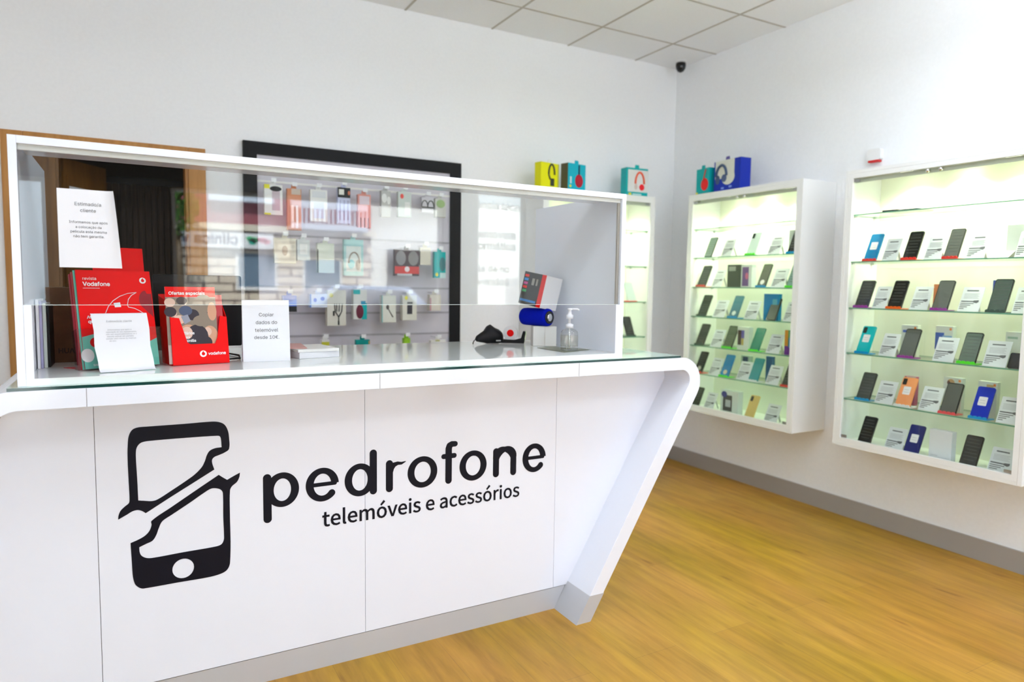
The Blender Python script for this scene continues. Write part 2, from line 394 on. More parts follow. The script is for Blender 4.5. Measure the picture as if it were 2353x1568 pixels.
PK = [
 ('earphone_pack', 'white and yellow pack with a black band, leftmost in the top row', 'earphones', .70, 1.893, .097, .166, wm, [('r', YEL, 0, .86, .3, 1), ('r', YEL, 0, 0, .35, .06), ('r', (.55, .45, .5), .42, .15, .85, .8), ('o', K_, .3, .78, .95, .95)], 1),
 ('cable_pack', 'orange brown cable pack beside the white and yellow pack', 'cable', .812, 1.879, .078, .23, colm((.62, .24, .12)), [('r', (.60, .50, .42), .3, .86, .95, 1), ('r', (.85, .45, .3), .25, .05, .45, .6), ('r', (.8, .6, .5), .6, .05, .75, .6)], 1),
 ('blister_pack', 'tall clear white blister pack, third in the top row', 'charger', .948, 1.884, .096, .179, wm, [('r', (.7, .72, .75), .12, .75, .9, .95), ('r', (.62, .66, .8), .2, .1, .8, .6)], 1),
 ('cable_pack', 'pale blue pack with a black printed header, fourth in the top row', 'cable', 1.093, 1.908, .074, .207, colm((.55, .58, .78)), [('r', K_, 0, .72, 1, 1), ('r', (.8, .8, .75), .1, .8, .5, .95), ('o', (.7, .2, .1), .8, .8, .98, .92), ('l', (.3, .3, .5), .2, .1, .2, .65), ('l', (.3, .3, .5), .5, .1, .5, .65), ('l', (.3, .3, .5), .8, .1, .8, .65)], 1),
 ('cable_pack', 'salmon red cable pack with dark cable strands below', 'cable', 1.214, 1.878, .076, .195, colm((.75, .32, .27)), [('r', (.72, .6, .66), .1, .7, .9, .95), ('l', K_, .2, 0, .2, .3), ('l', K_, .5, 0, .5, .3), ('l', K_, .8, 0, .8, .3)], 1),
 ('adapter_pack', 'small grey and white pack right of the salmon red one', 'adapter', 1.346, 1.908, .059, .154, colm((.5, .5, .48)), [('o', W_, .05, .55, .6, .9), ('o', W_, .6, .5, .98, .8)], 1),
 ('adapter_pack', 'pale green pack with a red dot in the top row', 'adapter', 1.464, 1.912, .083, .151, colm((.6, .66, .62)), [('o', (.8, .1, .08), .15, .72, .42, .92), ('r', W_, .5, .1, .9, .6)], 1),
 ('car_holder', 'dark rounded phone holder with two loops, top row near the right frame', 'holder', 1.613, 1.889, .08, .093, colm((.62, .60, .64)), [('a', (.05, .06, .05), .0, .4, .5, .8), ('a', (.05, .06, .05), .5, .4, 1, .8), ('r', (.05, .06, .05), 0, .3, 1, .4)], 1),
 ('adapter_pack', 'green topped small pack, rightmost in the top row', 'adapter', 1.699, 1.888, .073, .113, colm((.6, .6, .56)), [('o', (.32, .45, .2), .1, .5, .9, .95)], 1),
 ('earring_pack', 'cream pack with a brown ornament, leftmost in the second row', 'accessory', .759, 1.603, .118, .141, cm, [('r', (.6, .55, .45), .06, .05, .94, .9), ('o', (.35, .25, .18), .35, .3, .62, .7)], 2),
 ('adapter_pack', 'small pale grey pack beside the cream ornament pack', 'adapter', .86, 1.598, .07, .118, colm((.62, .66, .66)), [('r', W_, .2, .3, .8, .8)], 2),
 ('charger_box', 'pale green white box with a dark left side, second row', 'charger', .985, 1.583, .097, .17, colm((.66, .70, .60)), [('r', K_, 0, 0, .06, .8), ('r', (.7, .78, .78), .1, 0, 1, .45)], 2),
 ('headphone_pack', 'light turquoise blister with grey headphones, second row', 'headphones', 1.148, 1.611, .117, .211, colm((.35, .62, .62)), [('r', (.62, .70, .68), .12, .12, .88, .82), ('a', (.35, .3, .25), .25, .35, .8, .65), ('o', (.2, .6, .65), .2, .2, .55, .45), ('o', (.45, .4, .35), .6, .15, .85, .45)], 2),
 ('headphone_pack', 'dark headphone pack with a shiny red bottom, second row', 'headphones', 1.479, 1.565, .157, .159, colm((.05, .02, .02)), [('o', (.25, .24, .24), .05, .4, .45, .95), ('o', (.22, .21, .2), .55, .4, .97, .95), ('r', (.62, .02, .01), 0, .08, 1, .36), ('o', (.8, .7, .7), .4, .15, .6, .36), ('r', (.5, .52, .55), .1, 0, .7, .08)], 2),
 ('charger_box', 'small beige box right of the dark red headphone pack', 'charger', 1.6, 1.583, .069, .107, cm, [('r', (.5, .47, .4), .1, .8, .9, .88)], 2),
 ('headphone_pack', 'teal headphone box beside the right black frame', 'headphones', 1.697, 1.56, .077, .163, colm(TEAL), [('o', (.06, .2, .22), .45, .25, 1, .8), ('o', YEL, .1, .06, .35, .2), ('r', (.55, .75, .75), .5, 0, 1, .2)], 2),
 ('sim_pack', 'blue pack with a black lower end, leftmost in the third row', 'accessory', .781, 1.282, .076, .093, colm((.12, .22, .68)), [('r', K_, .4, 0, 1, .35)], 3),
 ('memory_pack', 'white and blue pack with two blue dots, third row', 'accessory', .942, 1.291, .099, .078, colm((.66, .72, .86)), [('o', (.08, .12, .55), .2, .4, .4, .7), ('o', (.08, .12, .55), .6, .5, .85, .8), ('r', (.1, .25, .65), 0, 0, .08, 1)], 3),
 ('cable_pack', 'tall cream pack picturing a black branching charging cable', 'cable', 1.046, 1.314, .11, .208, colm((.72, .70, .62)), [('l', K_, .38, .62, .42, .4), ('l', K_, .5, .62, .5, .4), ('l', K_, .64, .62, .62, .4), ('l', K_, .8, .62, .76, .4), ('l', K_, .42, .4, .6, .25), ('l', K_, .76, .4, .6, .25), ('l', K_, .6, .25, .6, .03), ('r', K_, .56, .02, .64, .14), ('r', K_, .30, .28, .38, .42), ('o', (.75, .72, .2), .1, .8, .32, .92)], 3),
 ('headset_pack', 'white and teal pack with a dark headset, third row', 'headset', 1.186, 1.318, .082, .176, colm((.7, .7, .66)), [('r', TEAL, .6, 0, 1, .55), ('r', TEAL, 0, .85, .5, 1), ('o', (.14, .02, .04), .2, .02, .75, .5), ('r', (.0, .3, .5), .55, .5, .9, .62)], 3),
 ('earpiece_pack', 'white box picturing a slanted grey earpiece, third row', 'headset', 1.365, 1.285, .088, .164, colm((.72, .72, .64)), [('l', (.10, .09, .08), .35, .6, .75, .2), ('l', (.10, .09, .08), .38, .56, .78, .2), ('o', (.12, .11, .1), .28, .48, .5, .66), ('r', TEAL, -.02, 0, .02, 1)], 3),
 ('power_bank_pack', 'white box with a dark power bank picture and yellow dot', 'power bank', 1.497, 1.286, .093, .153, colm((.72, .71, .62)), [('r', (.05, .05, .06), .32, .25, .68, .62), ('r', (.12, .11, .1), .32, .66, .7, .74), ('o', (.8, .75, .05), .15, .82, .36, .98)], 3),
 ('adapter_pack', 'small cream and pink pack, rightmost in the third row', 'adapter', 1.667, 1.292, .074, .101, colm((.68, .63, .55)), [('r', (.55, .3, .33), 0, 0, .12, .8)], 3),
 ('adapter_pack', 'yellow labelled pack hanging just above the counter, lowest row', 'adapter', .98, 1.025, .045, .12, wm, [('r', (.6, .6, .05), 0, .72, 1, .9)], 4),
 ('headset_pack', 'dark teal box top showing just above the counter', 'headset', 1.202, 1.020, .085, .14, colm((.0, .30, .28)), [('r', (.4, .3, .1), .9, .7, 1, .95)], 4),
 ('adapter_pack', 'lime green pack top showing just above the counter', 'adapter', 1.48, 1.023, .042, .12, colm((.32, .62, .03)), [], 4),
 ('paper_pack', 'flat white pack low on the board near the right frame', 'accessory', 1.688, 1.007, .101, .1, wm, [('r', (.5, .52, .2), .3, .9, .6, 1)], 4),
]
for nm, lb, ct, cx, top, w_, h_, bm, fe, rw in PK:
    pack(nm, lb, ct, cx, top, w_, h_, .045 if rw == 3 else .03, bm, fe)

# ------------------------------------------------------------------ reception counter
ct = thing('reception_counter', 'long white slanted reception counter with a black phone logo', 'counter', (.6, 2.18, 0))
A = lambda z: 1.590+.6*z
outer = [(A(0), 0), (2.228, 1.0575), (-.345, 1.0575), (-.977, 0)]
inner = [(1.523, 0), (2.121, 1.005), (-.307, 1.005), (-.910, 0)]
po = fillet(outer, [0, .105, .12, 0], 10); pi = fillet(inner, [0, .045, .07, 0], 10)
loop = po+pi[::-1]
b = MB(); y0, y1 = 2.18, 2.95
n = len(po)
# band skin as quads between outer and inner outlines (same point count)
vs = [(p[0], y0, p[1]) for p in po]+[(p[0], y0, p[1]) for p in pi]+[(p[0], y1, p[1]) for p in po]+[(p[0], y1, p[1]) for p in pi]
fs = []
for i in range(n-1):
    fs += [(i, i+1, n+i+1, n+i), (2*n+i+1, 2*n+i, 3*n+i, 3*n+i+1), (i+1, i, 2*n+i, 2*n+i+1), (n+i, n+i+1, 3*n+i+1, 3*n+i)]
fs += [(0, n, 3*n, 2*n), (n-1, 2*n-1+0, 4*n-1, 3*n-1)]
b.add(vs, fs, 0)
fr = b.build('frame', [WHITE], ct, world=True, bevel=.0015)
for p in fr.data.polygons: p.use_smooth = False
for xs in (-.115, .712, 1.51):
    MB().box(xs-.0008, xs+.0008, y0-.0004, y0+.002, 1.006, 1.057).build('seam', DARKSEAM, ct, world=True)
def panel(xa, xb, right=False, left=False):
    z0, z1 = .0945, 1.004
    pl = [(xa if not left else -.910+.6*z0+.001, z0), (xb if not right else 1.523+.6*z0-.001, z0), (xb if not right else 1.523+.6*(z1-.02)-.022, z1), (xa if not left else -.910+.6*z1+.002, z1)]
    if right: pl = [pl[0], pl[1], (1.523+.6*.955-.001, .955), (2.075, z1-.004), (xb if not right else 2.06, z1), pl[3]]
    return MB().prism(pl, 2.341, 2.359).build('front_panel', WHITE, ct, world=True)
panel(0, -.1085, left=True); panel(-.1070, .7085); panel(.7100, 1.5125); panel(1.5140, 0, right=True)
MB().prism([(-.84, .10), (1.56, .10), (2.06, .98), (-.30, .98)], 2.362, 2.366).build('backing_board', mat('dark_backing', (.02, .02, .02), .8), ct, world=True)
MB().prism([(-.905, 0), (1.521, 0), (1.574, .0915), (-.853, .0915)], 2.3425, 2.356).build('plinth', PLINTH, ct, world=True)
MB().prism([(1.5215, 0), (1.5915, 0), (1.590+.6*.107+.0015, .107), (1.5215+.6*.107, .107)], 2.1785, 2.94).build('foot_cover', PLINTH, ct, world=True)
MB().prism([(-.979, 0), (-.9085, 0), (-.9085+.0642, .107), (-.979+.0642, .107)], 2.1785, 2.94).build('foot_cover', PLINTH, ct, world=True)
gt = MB(); gt.box(-.292, 2.032, 2.181, 2.95, 1.0580, 1.0665)
g_ = gt.build('glass_top', [EDGED, SHELFG, EDGE], ct, world=True)
GT = mat('glass_top_surface', (.62, .80, .72), .03, spec=.8)
g_.data.materials.clear()
for m_ in (EDGED, GT): g_.data.materials.append(m_)
for p in g_.data.polygons: p.material_index = 1 if abs(p.normal.z) > .5 else 0
# logo and lettering
LOGO = dict(
up = [(-0.0538, 0.6304), (-0.0525, 0.6425), (-0.0465, 0.6571), (-0.0346, 0.6689), (-0.0245, 0.6771), (-0.0222, 0.6884), (-0.0232, 0.7505), (-0.024, 0.8199), (-0.0222, 0.8619), (-0.0189, 0.8846), (-0.0103, 0.901), (0.0032, 0.9075), (0.0283, 0.9083), (0.1315, 0.9079), (0.2105, 0.9084), (0.2324, 0.9053), (0.2489, 0.8958), (0.2586, 0.8766), (0.262, 0.8539), (0.2613, 0.8151), (0.2473, 0.8043), (0.2304, 0.798), (0.2174, 0.7933), (0.211, 0.7859), (0.2108, 0.7738), (0.2166, 0.7527), (0.1632, 0.7221), (0.0913, 0.6812), (0.0201, 0.6393), (0.0098, 0.6479), (-0.0018, 0.6524), (-0.0152, 0.6505), (-0.0321, 0.6414)],
uph = [(0.001, 0.682), (0.0, 0.7476), (-0.0017, 0.8098), (-0.001, 0.8367), (0.004, 0.8516), (0.0153, 0.8609), (0.0406, 0.8634), (0.1305, 0.8633), (0.2279, 0.8612), (0.2345, 0.8585), (0.2377, 0.8501), (0.2394, 0.8227), (0.2198, 0.8215), (0.2043, 0.815), (0.1956, 0.8018), (0.1898, 0.7843), (0.1803, 0.7652), (0.1601, 0.7442), (0.1346, 0.7265), (0.0918, 0.7002), (0.0531, 0.6778), (0.0377, 0.6749), (0.0191, 0.6783)],
lo = [(0.0351, 0.6125), (0.0906, 0.6478), (0.1626, 0.6927), (0.2292, 0.7337), (0.242, 0.7231), (0.2539, 0.7142), (0.274, 0.7244), (0.2931, 0.7332), (0.291, 0.719), (0.2831, 0.7034), (0.2677, 0.6909), (0.2618, 0.6772), (0.2603, 0.5904), (0.2607, 0.5069), (0.2586, 0.4486), (0.2556, 0.4281), (0.2458, 0.4132), (0.2268, 0.4056), (0.1932, 0.4019), (0.1026, 0.4024), (0.0155, 0.4022), (0.0019, 0.4042), (-0.0113, 0.4157), (-0.0167, 0.4287), (-0.0199, 0.4491), (-0.0215, 0.5007), (-0.0232, 0.5521), (-0.0008, 0.56), (0.0163, 0.5689), (0.0285, 0.5819), (0.0348, 0.5995)],
loh = [(0.2063, 0.6917), (0.2247, 0.6896), (0.2357, 0.6828), (0.2404, 0.6719), (0.2401, 0.5935), (0.2412, 0.5352), (0.2402, 0.5167), (0.2324, 0.5035), (0.2137, 0.4993), (0.1225, 0.4975), (0.0349, 0.495), (0.0179, 0.4981), (0.0052, 0.5076), (0.0005, 0.5203), (-0.0001, 0.5351), (0.019, 0.5428), (0.0363, 0.5497), (0.047, 0.5658), (0.0544, 0.5864), (0.0645, 0.6067), (0.09, 0.6227), (0.1438, 0.6549), (0.1841, 0.6804)],
circ = [(0.120+.031*math.cos(a), .445+.0315*math.sin(a)) for a in [i*2*math.pi/32 for i in range(32)]])
def smooth_loop(pts, corner=.55):
    """Catmull-Rom through the outline; sharp corners are kept"""
    N = len(pts); out = []
    P = [Vector(p) for p in pts]
    sharp = []
    for i in range(N):
        a = (P[i]-P[i-1]).normalized(); c_ = (P[(i+1) % N]-P[i]).normalized()
        sharp.append(a.dot(c_) < corner)
    for i in range(N):
        p0, p1, p2, p3 = P[i-1], P[i], P[(i+1) % N], P[(i+2) % N]
        L = (p2-p1).length
        m1 = Vector((0, 0)) if sharp[i] else (p2-p0).normalized()*L
        m2 = Vector((0, 0)) if sharp[(i+1) % N] else (p3-p1).normalized()*L
        if sharp[i]: m1 = (p2-p1)
        if sharp[(i+1) % N]: m2 = (p2-p1)
        for k in range(6):
            t_ = k/6; h00 = 2*t_**3-3*t_**2+1; h10 = t_**3-2*t_**2+t_; h01 = -2*t_**3+3*t_**2; h11 = t_**3-t_**2
            q = p1*h00+m1*h10+p2*h01+m2*h11; out.append((q.x, q.y))
    return out
def filled(loops, name, m_, y=2.3403, thick=.0004, parent=None):
    cu = bpy.data.curves.new('fill', 'CURVE'); cu.dimensions = '2D'; cu.fill_mode = 'BOTH'; cu.extrude = thick
    for l in loops:
        s = cu.splines.new('POLY'); s.points.add(len(l)-1)
        for i, p in enumerate(l): s.points[i].co = (p[0], p[1], 0, 1)
        s.use_cyclic_u = True
    me = curve_mesh(cu, name); off = OFF[parent.name]
    for v in me.vertices: v.co = Vector((v.co.x, y+v.co.z, v.co.y))-off
    me.materials.clear(); me.materials.append(m_)
    o = bpy.data.objects.new(name, me); C.objects.link(o); o.parent = parent
    return o
filled([smooth_loop(LOGO['up']), smooth_loop(LOGO['uph'])], 'phone_logo', BLACKV, parent=ct)
filled([smooth_loop(LOGO['lo']), smooth_loop(LOGO['loh']), LOGO['circ']], 'phone_logo', BLACKV, parent=ct)
# wordmark drawn as rounded strokes
BL, XH, HW = .5995, .7175, .0132
def arc(cx, cz, rx, rz, a0, a1, n=22): return [(cx+rx*math.cos(math.radians(a0+(a1-a0)*k/n)), cz+rz*math.sin(math.radians(a0+(a1-a0)*k/n))) for k in range(n+1)]
ZM = (BL+XH)/2; RZ_ = (XH-BL)/2
LAY = [0]
def lay():
    LAY[0] += 1; return 2.3400-LAY[0]*1.2e-6
def strokes(mb, pts, hw, y1=2.3410):
    hs = hw if isinstance(hw, list) else [hw]*len(pts)
    for i in range(len(pts)-1):
        a, c_ = Vector(pts[i]), Vector(pts[i+1]); d_ = (c_-a).normalized(); nn = Vector((-d_.y, d_.x))
        mb.prism([tuple(a+nn*hs[i]), tuple(a-nn*hs[i]), tuple(c_-nn*hs[i+1]), tuple(c_+nn*hs[i+1])], lay(), y1)
    for p, h in zip(pts, hs): mb.prism(circ(p[0], p[1], h, 24), lay(), y1)
def bowl(mb, cx, rx, a0=0, a1=360, vw=.0132, hw_=.0102):
    n_ = 64; o_ = arc(cx, ZM, rx, RZ_, a0, a1, n_); i_ = arc(cx, ZM, rx-2*vw, RZ_-2*hw_, a0, a1, n_); y_ = lay(); k = n_+1
    vs = [(p[0], y_, p[1]) for p in o_]+[(p[0], y_, p[1]) for p in i_]+[(p[0], 2.341, p[1]) for p in o_]+[(p[0], 2.341, p[1]) for p in i_]
    fs = []
    for j in range(n_): fs += [(j, j+1, k+j+1, k+j), (j+1, j, 2*k+j, 2*k+j+1), (k+j, k+j+1, 3*k+j+1, 3*k+j)]
    mb.add(vs, fs)
    if a1-a0 < 359:
        p = ((o_[-1][0]+i_[-1][0])/2, (o_[-1][1]+i_[-1][1])/2); mb.prism(circ(p[0], p[1], math.hypot(o_[-1][0]-i_[-1][0], o_[-1][1]-i_[-1][1])/2, 20), lay(), 2.341)
wmk = MB()
def vstem(x, z0, z1, hw=HW): strokes(wmk, [(x, z0+hw), (x, z1-hw)], hw)
def letter_e(l, r):
    cx, rx = (l+r)/2, (r-l)/2; bowl(wmk, cx, rx, 2, 318); strokes(wmk, [(l+HW, ZM+.001), (r-HW, ZM+.001)], .0068)
def letter_o(l, r): bowl(wmk, (l+r)/2, (r-l)/2)
vstem(.3770, .5515, .7175); bowl(wmk, .4255, .0545)
letter_e(.5022, .6153)
bowl(wmk, .6905, .0545); vstem(.7394, .5992, .7626)
vstem(.7994, .5994, .7172)
strokes(wmk, [(.800, .672), (.806, .688), (.816, .698), (.830, .7025), (.845, .701), (.861, .706)], [.0125, .0115, .009, .0065, .005, .0012])
letter_o(.8688, .9864)
vstem(1.0325, .6001, .745); strokes(wmk, [(1.0325, .735), (1.036, .7465), (1.045, .752), (1.0590, .7515)], [HW, .0125, .0110, .0105]); strokes(wmk, [(1.0120, .707), (1.0560, .707)], .0095)
letter_o(1.0779, 1.1936)
vstem(1.2354, .5998, .716); vstem(1.3132, .5987, .68)
strokes(wmk, arc(1.2745, .672, .0387, .036, 0, 180, 20), [.0132*abs(math.cos(math.radians(k*9)))+.0100*abs(math.sin(math.radians(k*9))) for k in range(21)])
letter_e(1.3554, 1.4645)
wmk.build('wordmark', BLACKV, ct, world=True)
tl = MB()
add_text(tl, 'telemóveis e acessórios', T(.9505, 2.3406, .5095), width=.786, thick=.0006, fn='Noto Sans CJK Regular.woff2', bold=.006)
tl.build('tagline', BLACKV, ct, world=True)

# ------------------------------------------------------------------ display case on the counter
dc = thing('counter_display_case', 'low white framed showcase with a clear glass front standing on the counter', 'display case', (.73, 2.2, 1.0668))
z0, z1, xa, xb = 1.0668, 1.7225, -.270, 1.734
b = MB(); b.box(xa, xa+.019, 2.2, 2.87, z0, z1); b.build('side_panel', WHITE, dc, world=True, bevel=.0006)
b = MB(); b.box(xb-.019, xb, 2.2, 2.87, z0, z1); b.build('side_panel', WHITE, dc, world=True, bevel=.0006)
b = MB(); b.box(xa+.0193, xb-.0193, 2.2, 2.40, z1-.020, z1); b.build('top_panel', WHITE, dc, world=True, bevel=.0006)
b = MB(); b.box(xa+.0193, xb-.0193, 2.2, 2.94, z0, z0+.020); b.build('bottom_panel', [TOP], dc, world=True)
for s in (xa+.0195, xb-.0195-.018): MB().box(s, s+.018, 2.2, 2.206, z0+.0202, 1.2835).build('glass_support', WHITE, dc, world=True)
MB().box(xa+.0195, xb-.0195, 2.2065, 2.2125, 1.284, z1-.0205).build('glass_pane', [GLASS], dc, world=True)
MB().box(xa+.021, xb-.021, 2.2063, 2.2127, 1.2828, 1.2840).build('glass_edge', mat('pale_glass_edge', (.70, .78, .74), .2), dc, world=True)
MB().box(xa+.0195, xb-.0195, 2.214, 2.222, z1-.034, z1-.0203).build('rail', WHITE2, dc, world=True)
MB().box(xb-.030, xb-.0195, 2.2135, 2.222, 1.285, z1-.036).build('glass_clip', mat('taupe_strip', (.35, .31, .27), .5), dc, world=True)
ZS = z0+.0205

# taped note on the glass
def curled_sheet(mb, x0, x1, z0, z1, y, curl=.012, nx=14, mi=0):
    vs = []; fs = []
    for j in range(9):
        for i in range(nx+1):
            u = i/nx; v = j/8; cur = curl*max(0, (u-.8)/.2)**2*(.4+.6*v)
            xx = x0+(x1-x0)*u+.010*u*(1-v)*(1 if u > .5 else 0)-cur*.5*(v); vs.append((xx, y-cur, z0+(z1-z0)*v))
    m_ = len(vs); vs += [(a, b_+.0004, c_) for a, b_, c_ in vs]
    for j in range(8):
        for i in range(nx):
            a = j*(nx+1)+i; fs += [(a, a+1, a+nx+2, a+nx+1), (m_+a+nx+1, m_+a+nx+2, m_+a+1, m_+a)]
    mb.add(vs, fs, mi, True)
t = thing('glass_notice', 'white sheet with grey printed text taped on the glass, upper left', 'paper', (-.1, 2.2058, 1.384))
b = MB(); curled_sheet(b, -.1675, -.031, 1.385, 1.595, 2.2055); b.build('sheet', PAPER, t, world=True)
b = MB()
for s, z, wd in (('Estimado/a', 1.552, .061), ('cliente', 1.535, .036), ('Informamos que após', 1.5045, .089), ('a colocação da', 1.4915, .060), ('pelicula esta mesma', 1.479, .084), ('não tem garantia.', 1.4665, .072)):
    add_text(b, s, T(-.0975, 2.2048, z), width=wd)
b.build('print', INK, t, world=True)

# acrylic brochure holder with magazines
RH = math.radians(18); HX, HY = -.135, 2.325
def at_holder(): return T(HX, HY, ZS) @ RZ(RH)
LEAN = math.radians(-13)
hold = thing('brochure_holder', 'clear acrylic brochure holder full of red magazines at the left end', 'brochure holder', (HX, HY, ZS), RH)
b = MB(); b.X = RX(LEAN)
b.box(0, .236, 0, .002, .004, .125); b.box(0, .236, .050, .052, .004, .22); b.box(0, .002, .002, .05, .004, .125); b.box(.234, .236, .002, .05, .004, .125); b.box(0, .236, 0, .052, .002, .004)
b.build('pocket', ACRYL, hold)
MAGS = []
def magazine(k, y0, th, hh, base, label, art=None, dx=0):
    t = thing('magazine', label, 'magazine', (HX, HY, ZS), RH, 'magazines in the acrylic holder')
    b = MB(); b.X = RX(LEAN) @ T(.014+dx, y0, .006); b.box(0, .205, 0, th, 0, hh); b.build('pages', base, t)
    if art:
        for nm_, fn_ in art:
            b = MB(); b.X = RX(LEAN) @ T(.014+dx, y0, .006); ms = fn_(b); b.build(nm_, ms, t)
    return t
def speechmark(b, cx, cz, r, mi_w, mi_r, y=-.0004):
    b.prism(circ(cx, cz, r, 28), y, 0, mi=mi_w)
    b.prism(circ(cx+r*.02, cz-r*.02, r*.5, 20), y-.0004, 0, mi=mi_r)
    b.prism([(cx-r*.45, cz+r*.1), (cx-r*.2, cz+r*.62), (cx+r*.35, cz+r*.95), (cx+r*.05, cz+r*.45), (cx+r*.1, cz+r*.2)], y-.0004, 0, mi=mi_r)
MINT = colm((.16, .60, .48)); DRED = colm((.30, .0, .01))
def cover(b):
    H_ = .297
    b.box(0, .205, -.0003, 0, 0, H_, 0)
    add_text(b, 'revista', T(.016, -.0008, H_-.030), 1, width=.036, align='LEFT')
    add_text(b, 'Vodafone', T(.016, -.0008, H_-.048), 1, width=.073, align='LEFT', bold=.02)
    b.box(.016, .060, -.0009, -.0003, H_-.0555, H_-.0545, 1)
    speechmark(b, .182, H_-.030, .0095, 1, 0, -.0008)
    pts = [(.068, .165), (.078, .186), (.092, .203), (.112, .217), (.135, .226), (.160, .229)]
    b.tube([(x_, -.0012, z_) for x_, z_ in pts], .0010, 6, 1)
    b.tube([(x_, -.0012, z_) for x_, z_ in [(.160, .229), (.145, .220), (.135, .207), (.131, .190), (.133, .183), (.150, .179), (.165, .170), (.178, .160)]], .0010, 6, 1)
    b.prism([(.093, .196), (.111, .198), (.113, .184), (.096, .183)], -.0010, -.0003, mi=4)
    add_text(b, 'Ative a sua', T(.018, -.0008, .150), 1, width=.060, align='LEFT', bold=.02)
    add_text(b, 'qua', T(.020, -.0008, .136), 1, width=.022, align='LEFT', bold=.02)
    b.prism([(.190, .225)]+[(.186+.020*math.cos(a), .205+.030*math.sin(a)) for a in [math.pi*.5+k*math.pi/10 for k in range(8)]]+[(.203, .150), (.203, .225)], -.0006, 0, mi=2)
    b.prism([(0, 0), (.205, 0), (.205, .085), (.175, .07), (.12, .07), (.07, .095), (.03, .103), (0, .095)], -.0007, 0, mi=3)
    b.prism(circ(.034, .078, .015, 22), -.0012, 0, mi=0); add_text(b, '15', T(.034, -.0014, .072), 1, width=.010, bold=.02)
    b.prism(circ(.010, .040, .017, 22, .02), -.0011, 0, mi=1)
    add_text(b, 'SAM', T(.030, -.0012, .008), 1, width=.016, bold=.02)
    return [RED, WPRINT, DRED, MINT, PAPER]
mg = magazine(0, .006, .006, .297, colm((.55, .03, .05)), 'red front magazine with a white line drawing in the acrylic holder', [('cover', cover)])
for lb, y0, th, base, dx, hh in (('magazine with a green spine strip directly behind the front magazine', .0135, .005, MINT, -.004, .297),
                         ('dark red magazine in the middle of the acrylic holder', .020, .010, RED2, -.007, .294),
                         ('dull red magazine at the back of the acrylic holder', .031, .012, colm((.42, .03, .05)), -.010, .290)):
    magazine(0, y0, th, hh, base, lb, dx=dx)
t = thing('red_leaflet', 'tall plain red leaflet standing behind the magazines, half under the taped sheet', 'leaflet', (HX+.05, HY+.075, ZS), RH)
b = MB(); b.X = RX(math.radians(-10)); b.box(.0, .145, 0, .003, .001, .372); b.box(-.11, .03, -.12, -.02, .0005, .0015) if False else None; b.build('sheet', RED, t)
b = MB(); b.X = RX(math.radians(-10)); b.box(.0, .145, .003, .06, .001, .004); b.build('foot', RED2, t)
t = thing('red_card', 'dark red paper corner lying on the counter left of the acrylic holder', 'paper', (-.185, 2.44, ZS))
MB().prism([(0, 0), (.060, -.085), (.075, .02)], 0, .0012, 'z').build('sheet', RED2, t)
# draped note
t = thing('draped_note', 'small white notice hanging over the front of the acrylic holder', 'paper', (-.088, 2.285, ZS), math.radians(14))
b = MB(); vs = []; fs = []
prof = [(.022, .166), (.0185, .1685), (.015, .167), (.013, .12), (.010, .07), (.006, .03), (.001, .012), (-.010, .003), (-.022, .0012)]
for j, (yy, zz) in enumerate(prof):
    for i in range(11):
        u = i/10; vs.append((-.012*(zz/.166)+u*.147+.002*math.sin(zz*60), yy-.002*math.sin(u*5), zz))
m_ = len(vs); vs += [(a, b_+.0005, c_) for a, b_, c_ in vs]
for j in range(len(prof)-1):
    for i in range(10):
        a = j*11+i; fs += [(a, a+11, a+12, a+1), (m_+a, m_+a+1, m_+a+12, m_+a+11)]
b.add(vs, fs, 0, True); b.build('sheet', PAPER, t)
b = MB()
for s, z, wd, xo in (('Estimado/a cliente', .143, .066, .058), ('Informamos que após a', .119, .062, .058), ('reparação do seu equipamento,', .1125, .080, .063), ('não nos responsabilizamos se o', .106, .080, .063), ('mesmo estiver em perfeito', .0995, .070, .060), ('estado sem riscos ou marcas', .093, .078, .062), ('de uso.', .0865, .018, .040)):
    add_text(b, s, T(xo, .0085 if z < .13 else .0105, z) @ RX(math.radians(-3)), width=wd, thick=.0002)
b.build('print', INKL, t)

# red leaflet stand
t = thing('leaflet_stand', 'bright red cardboard leaflet dispenser beside the folded white sign', 'leaflet stand', (.108, 2.372, ZS), math.radians(11))
LR = RX(math.radians(-9))
b = MB(); b.X = LR; Wd = .171
front = [(0, .002), (Wd, .002), (Wd, .152), (.150, .156), (.138, .085)]+[(.130, .066), (.055, .066), (.046, .072), (.026, .150), (0, .153)]
b.prism(front, 0, .002)
b.prism([(.002, .002), (.13, .002), (.13, .24), (.05, .215), (.002, .152)], 0, .002, 'x'); b.prism([(.002, .002), (.13, .002), (.13, .24), (.05, .215), (.002, .152)], Wd-.002, Wd, 'x'); b.box(0, Wd, .128, .130, .002, .245); b.box(0, Wd, 0, .130, .001, .003)
b.build('tray', [RED], t)
b = MB(); b.X = LR
speechmark(b, .091, .034, .0105, 0, 1, -.0006); add_text(b, 'vodafone', T(.106, -.0006, .0295), width=.055, align='LEFT', bold=.02)
b.build('print', [WPRINT, RED], t)
t2 = thing('leaflet', 'leaflet with a red header and a photo of people in the red stand', 'leaflet', (.108, 2.372, ZS), math.radians(11), 'leaflets in the red stand')
b = MB(); b.X = LR @ T(.003, .006, .006)
b.box(-.012, .138, 0, .004, 0, .245, 0); b.box(-.012, .138, -.0004, 0, .212, .245, 1)
add_text(b, 'Ofertas especiais', T(.052, -.0010, .2195), 2, width=.108, bold=.02)
b.build('sheet', [colm((.50, .40, .36)), RED, WPRINT], t2)
b = MB(); b.X = LR @ T(.003, .006, .006)
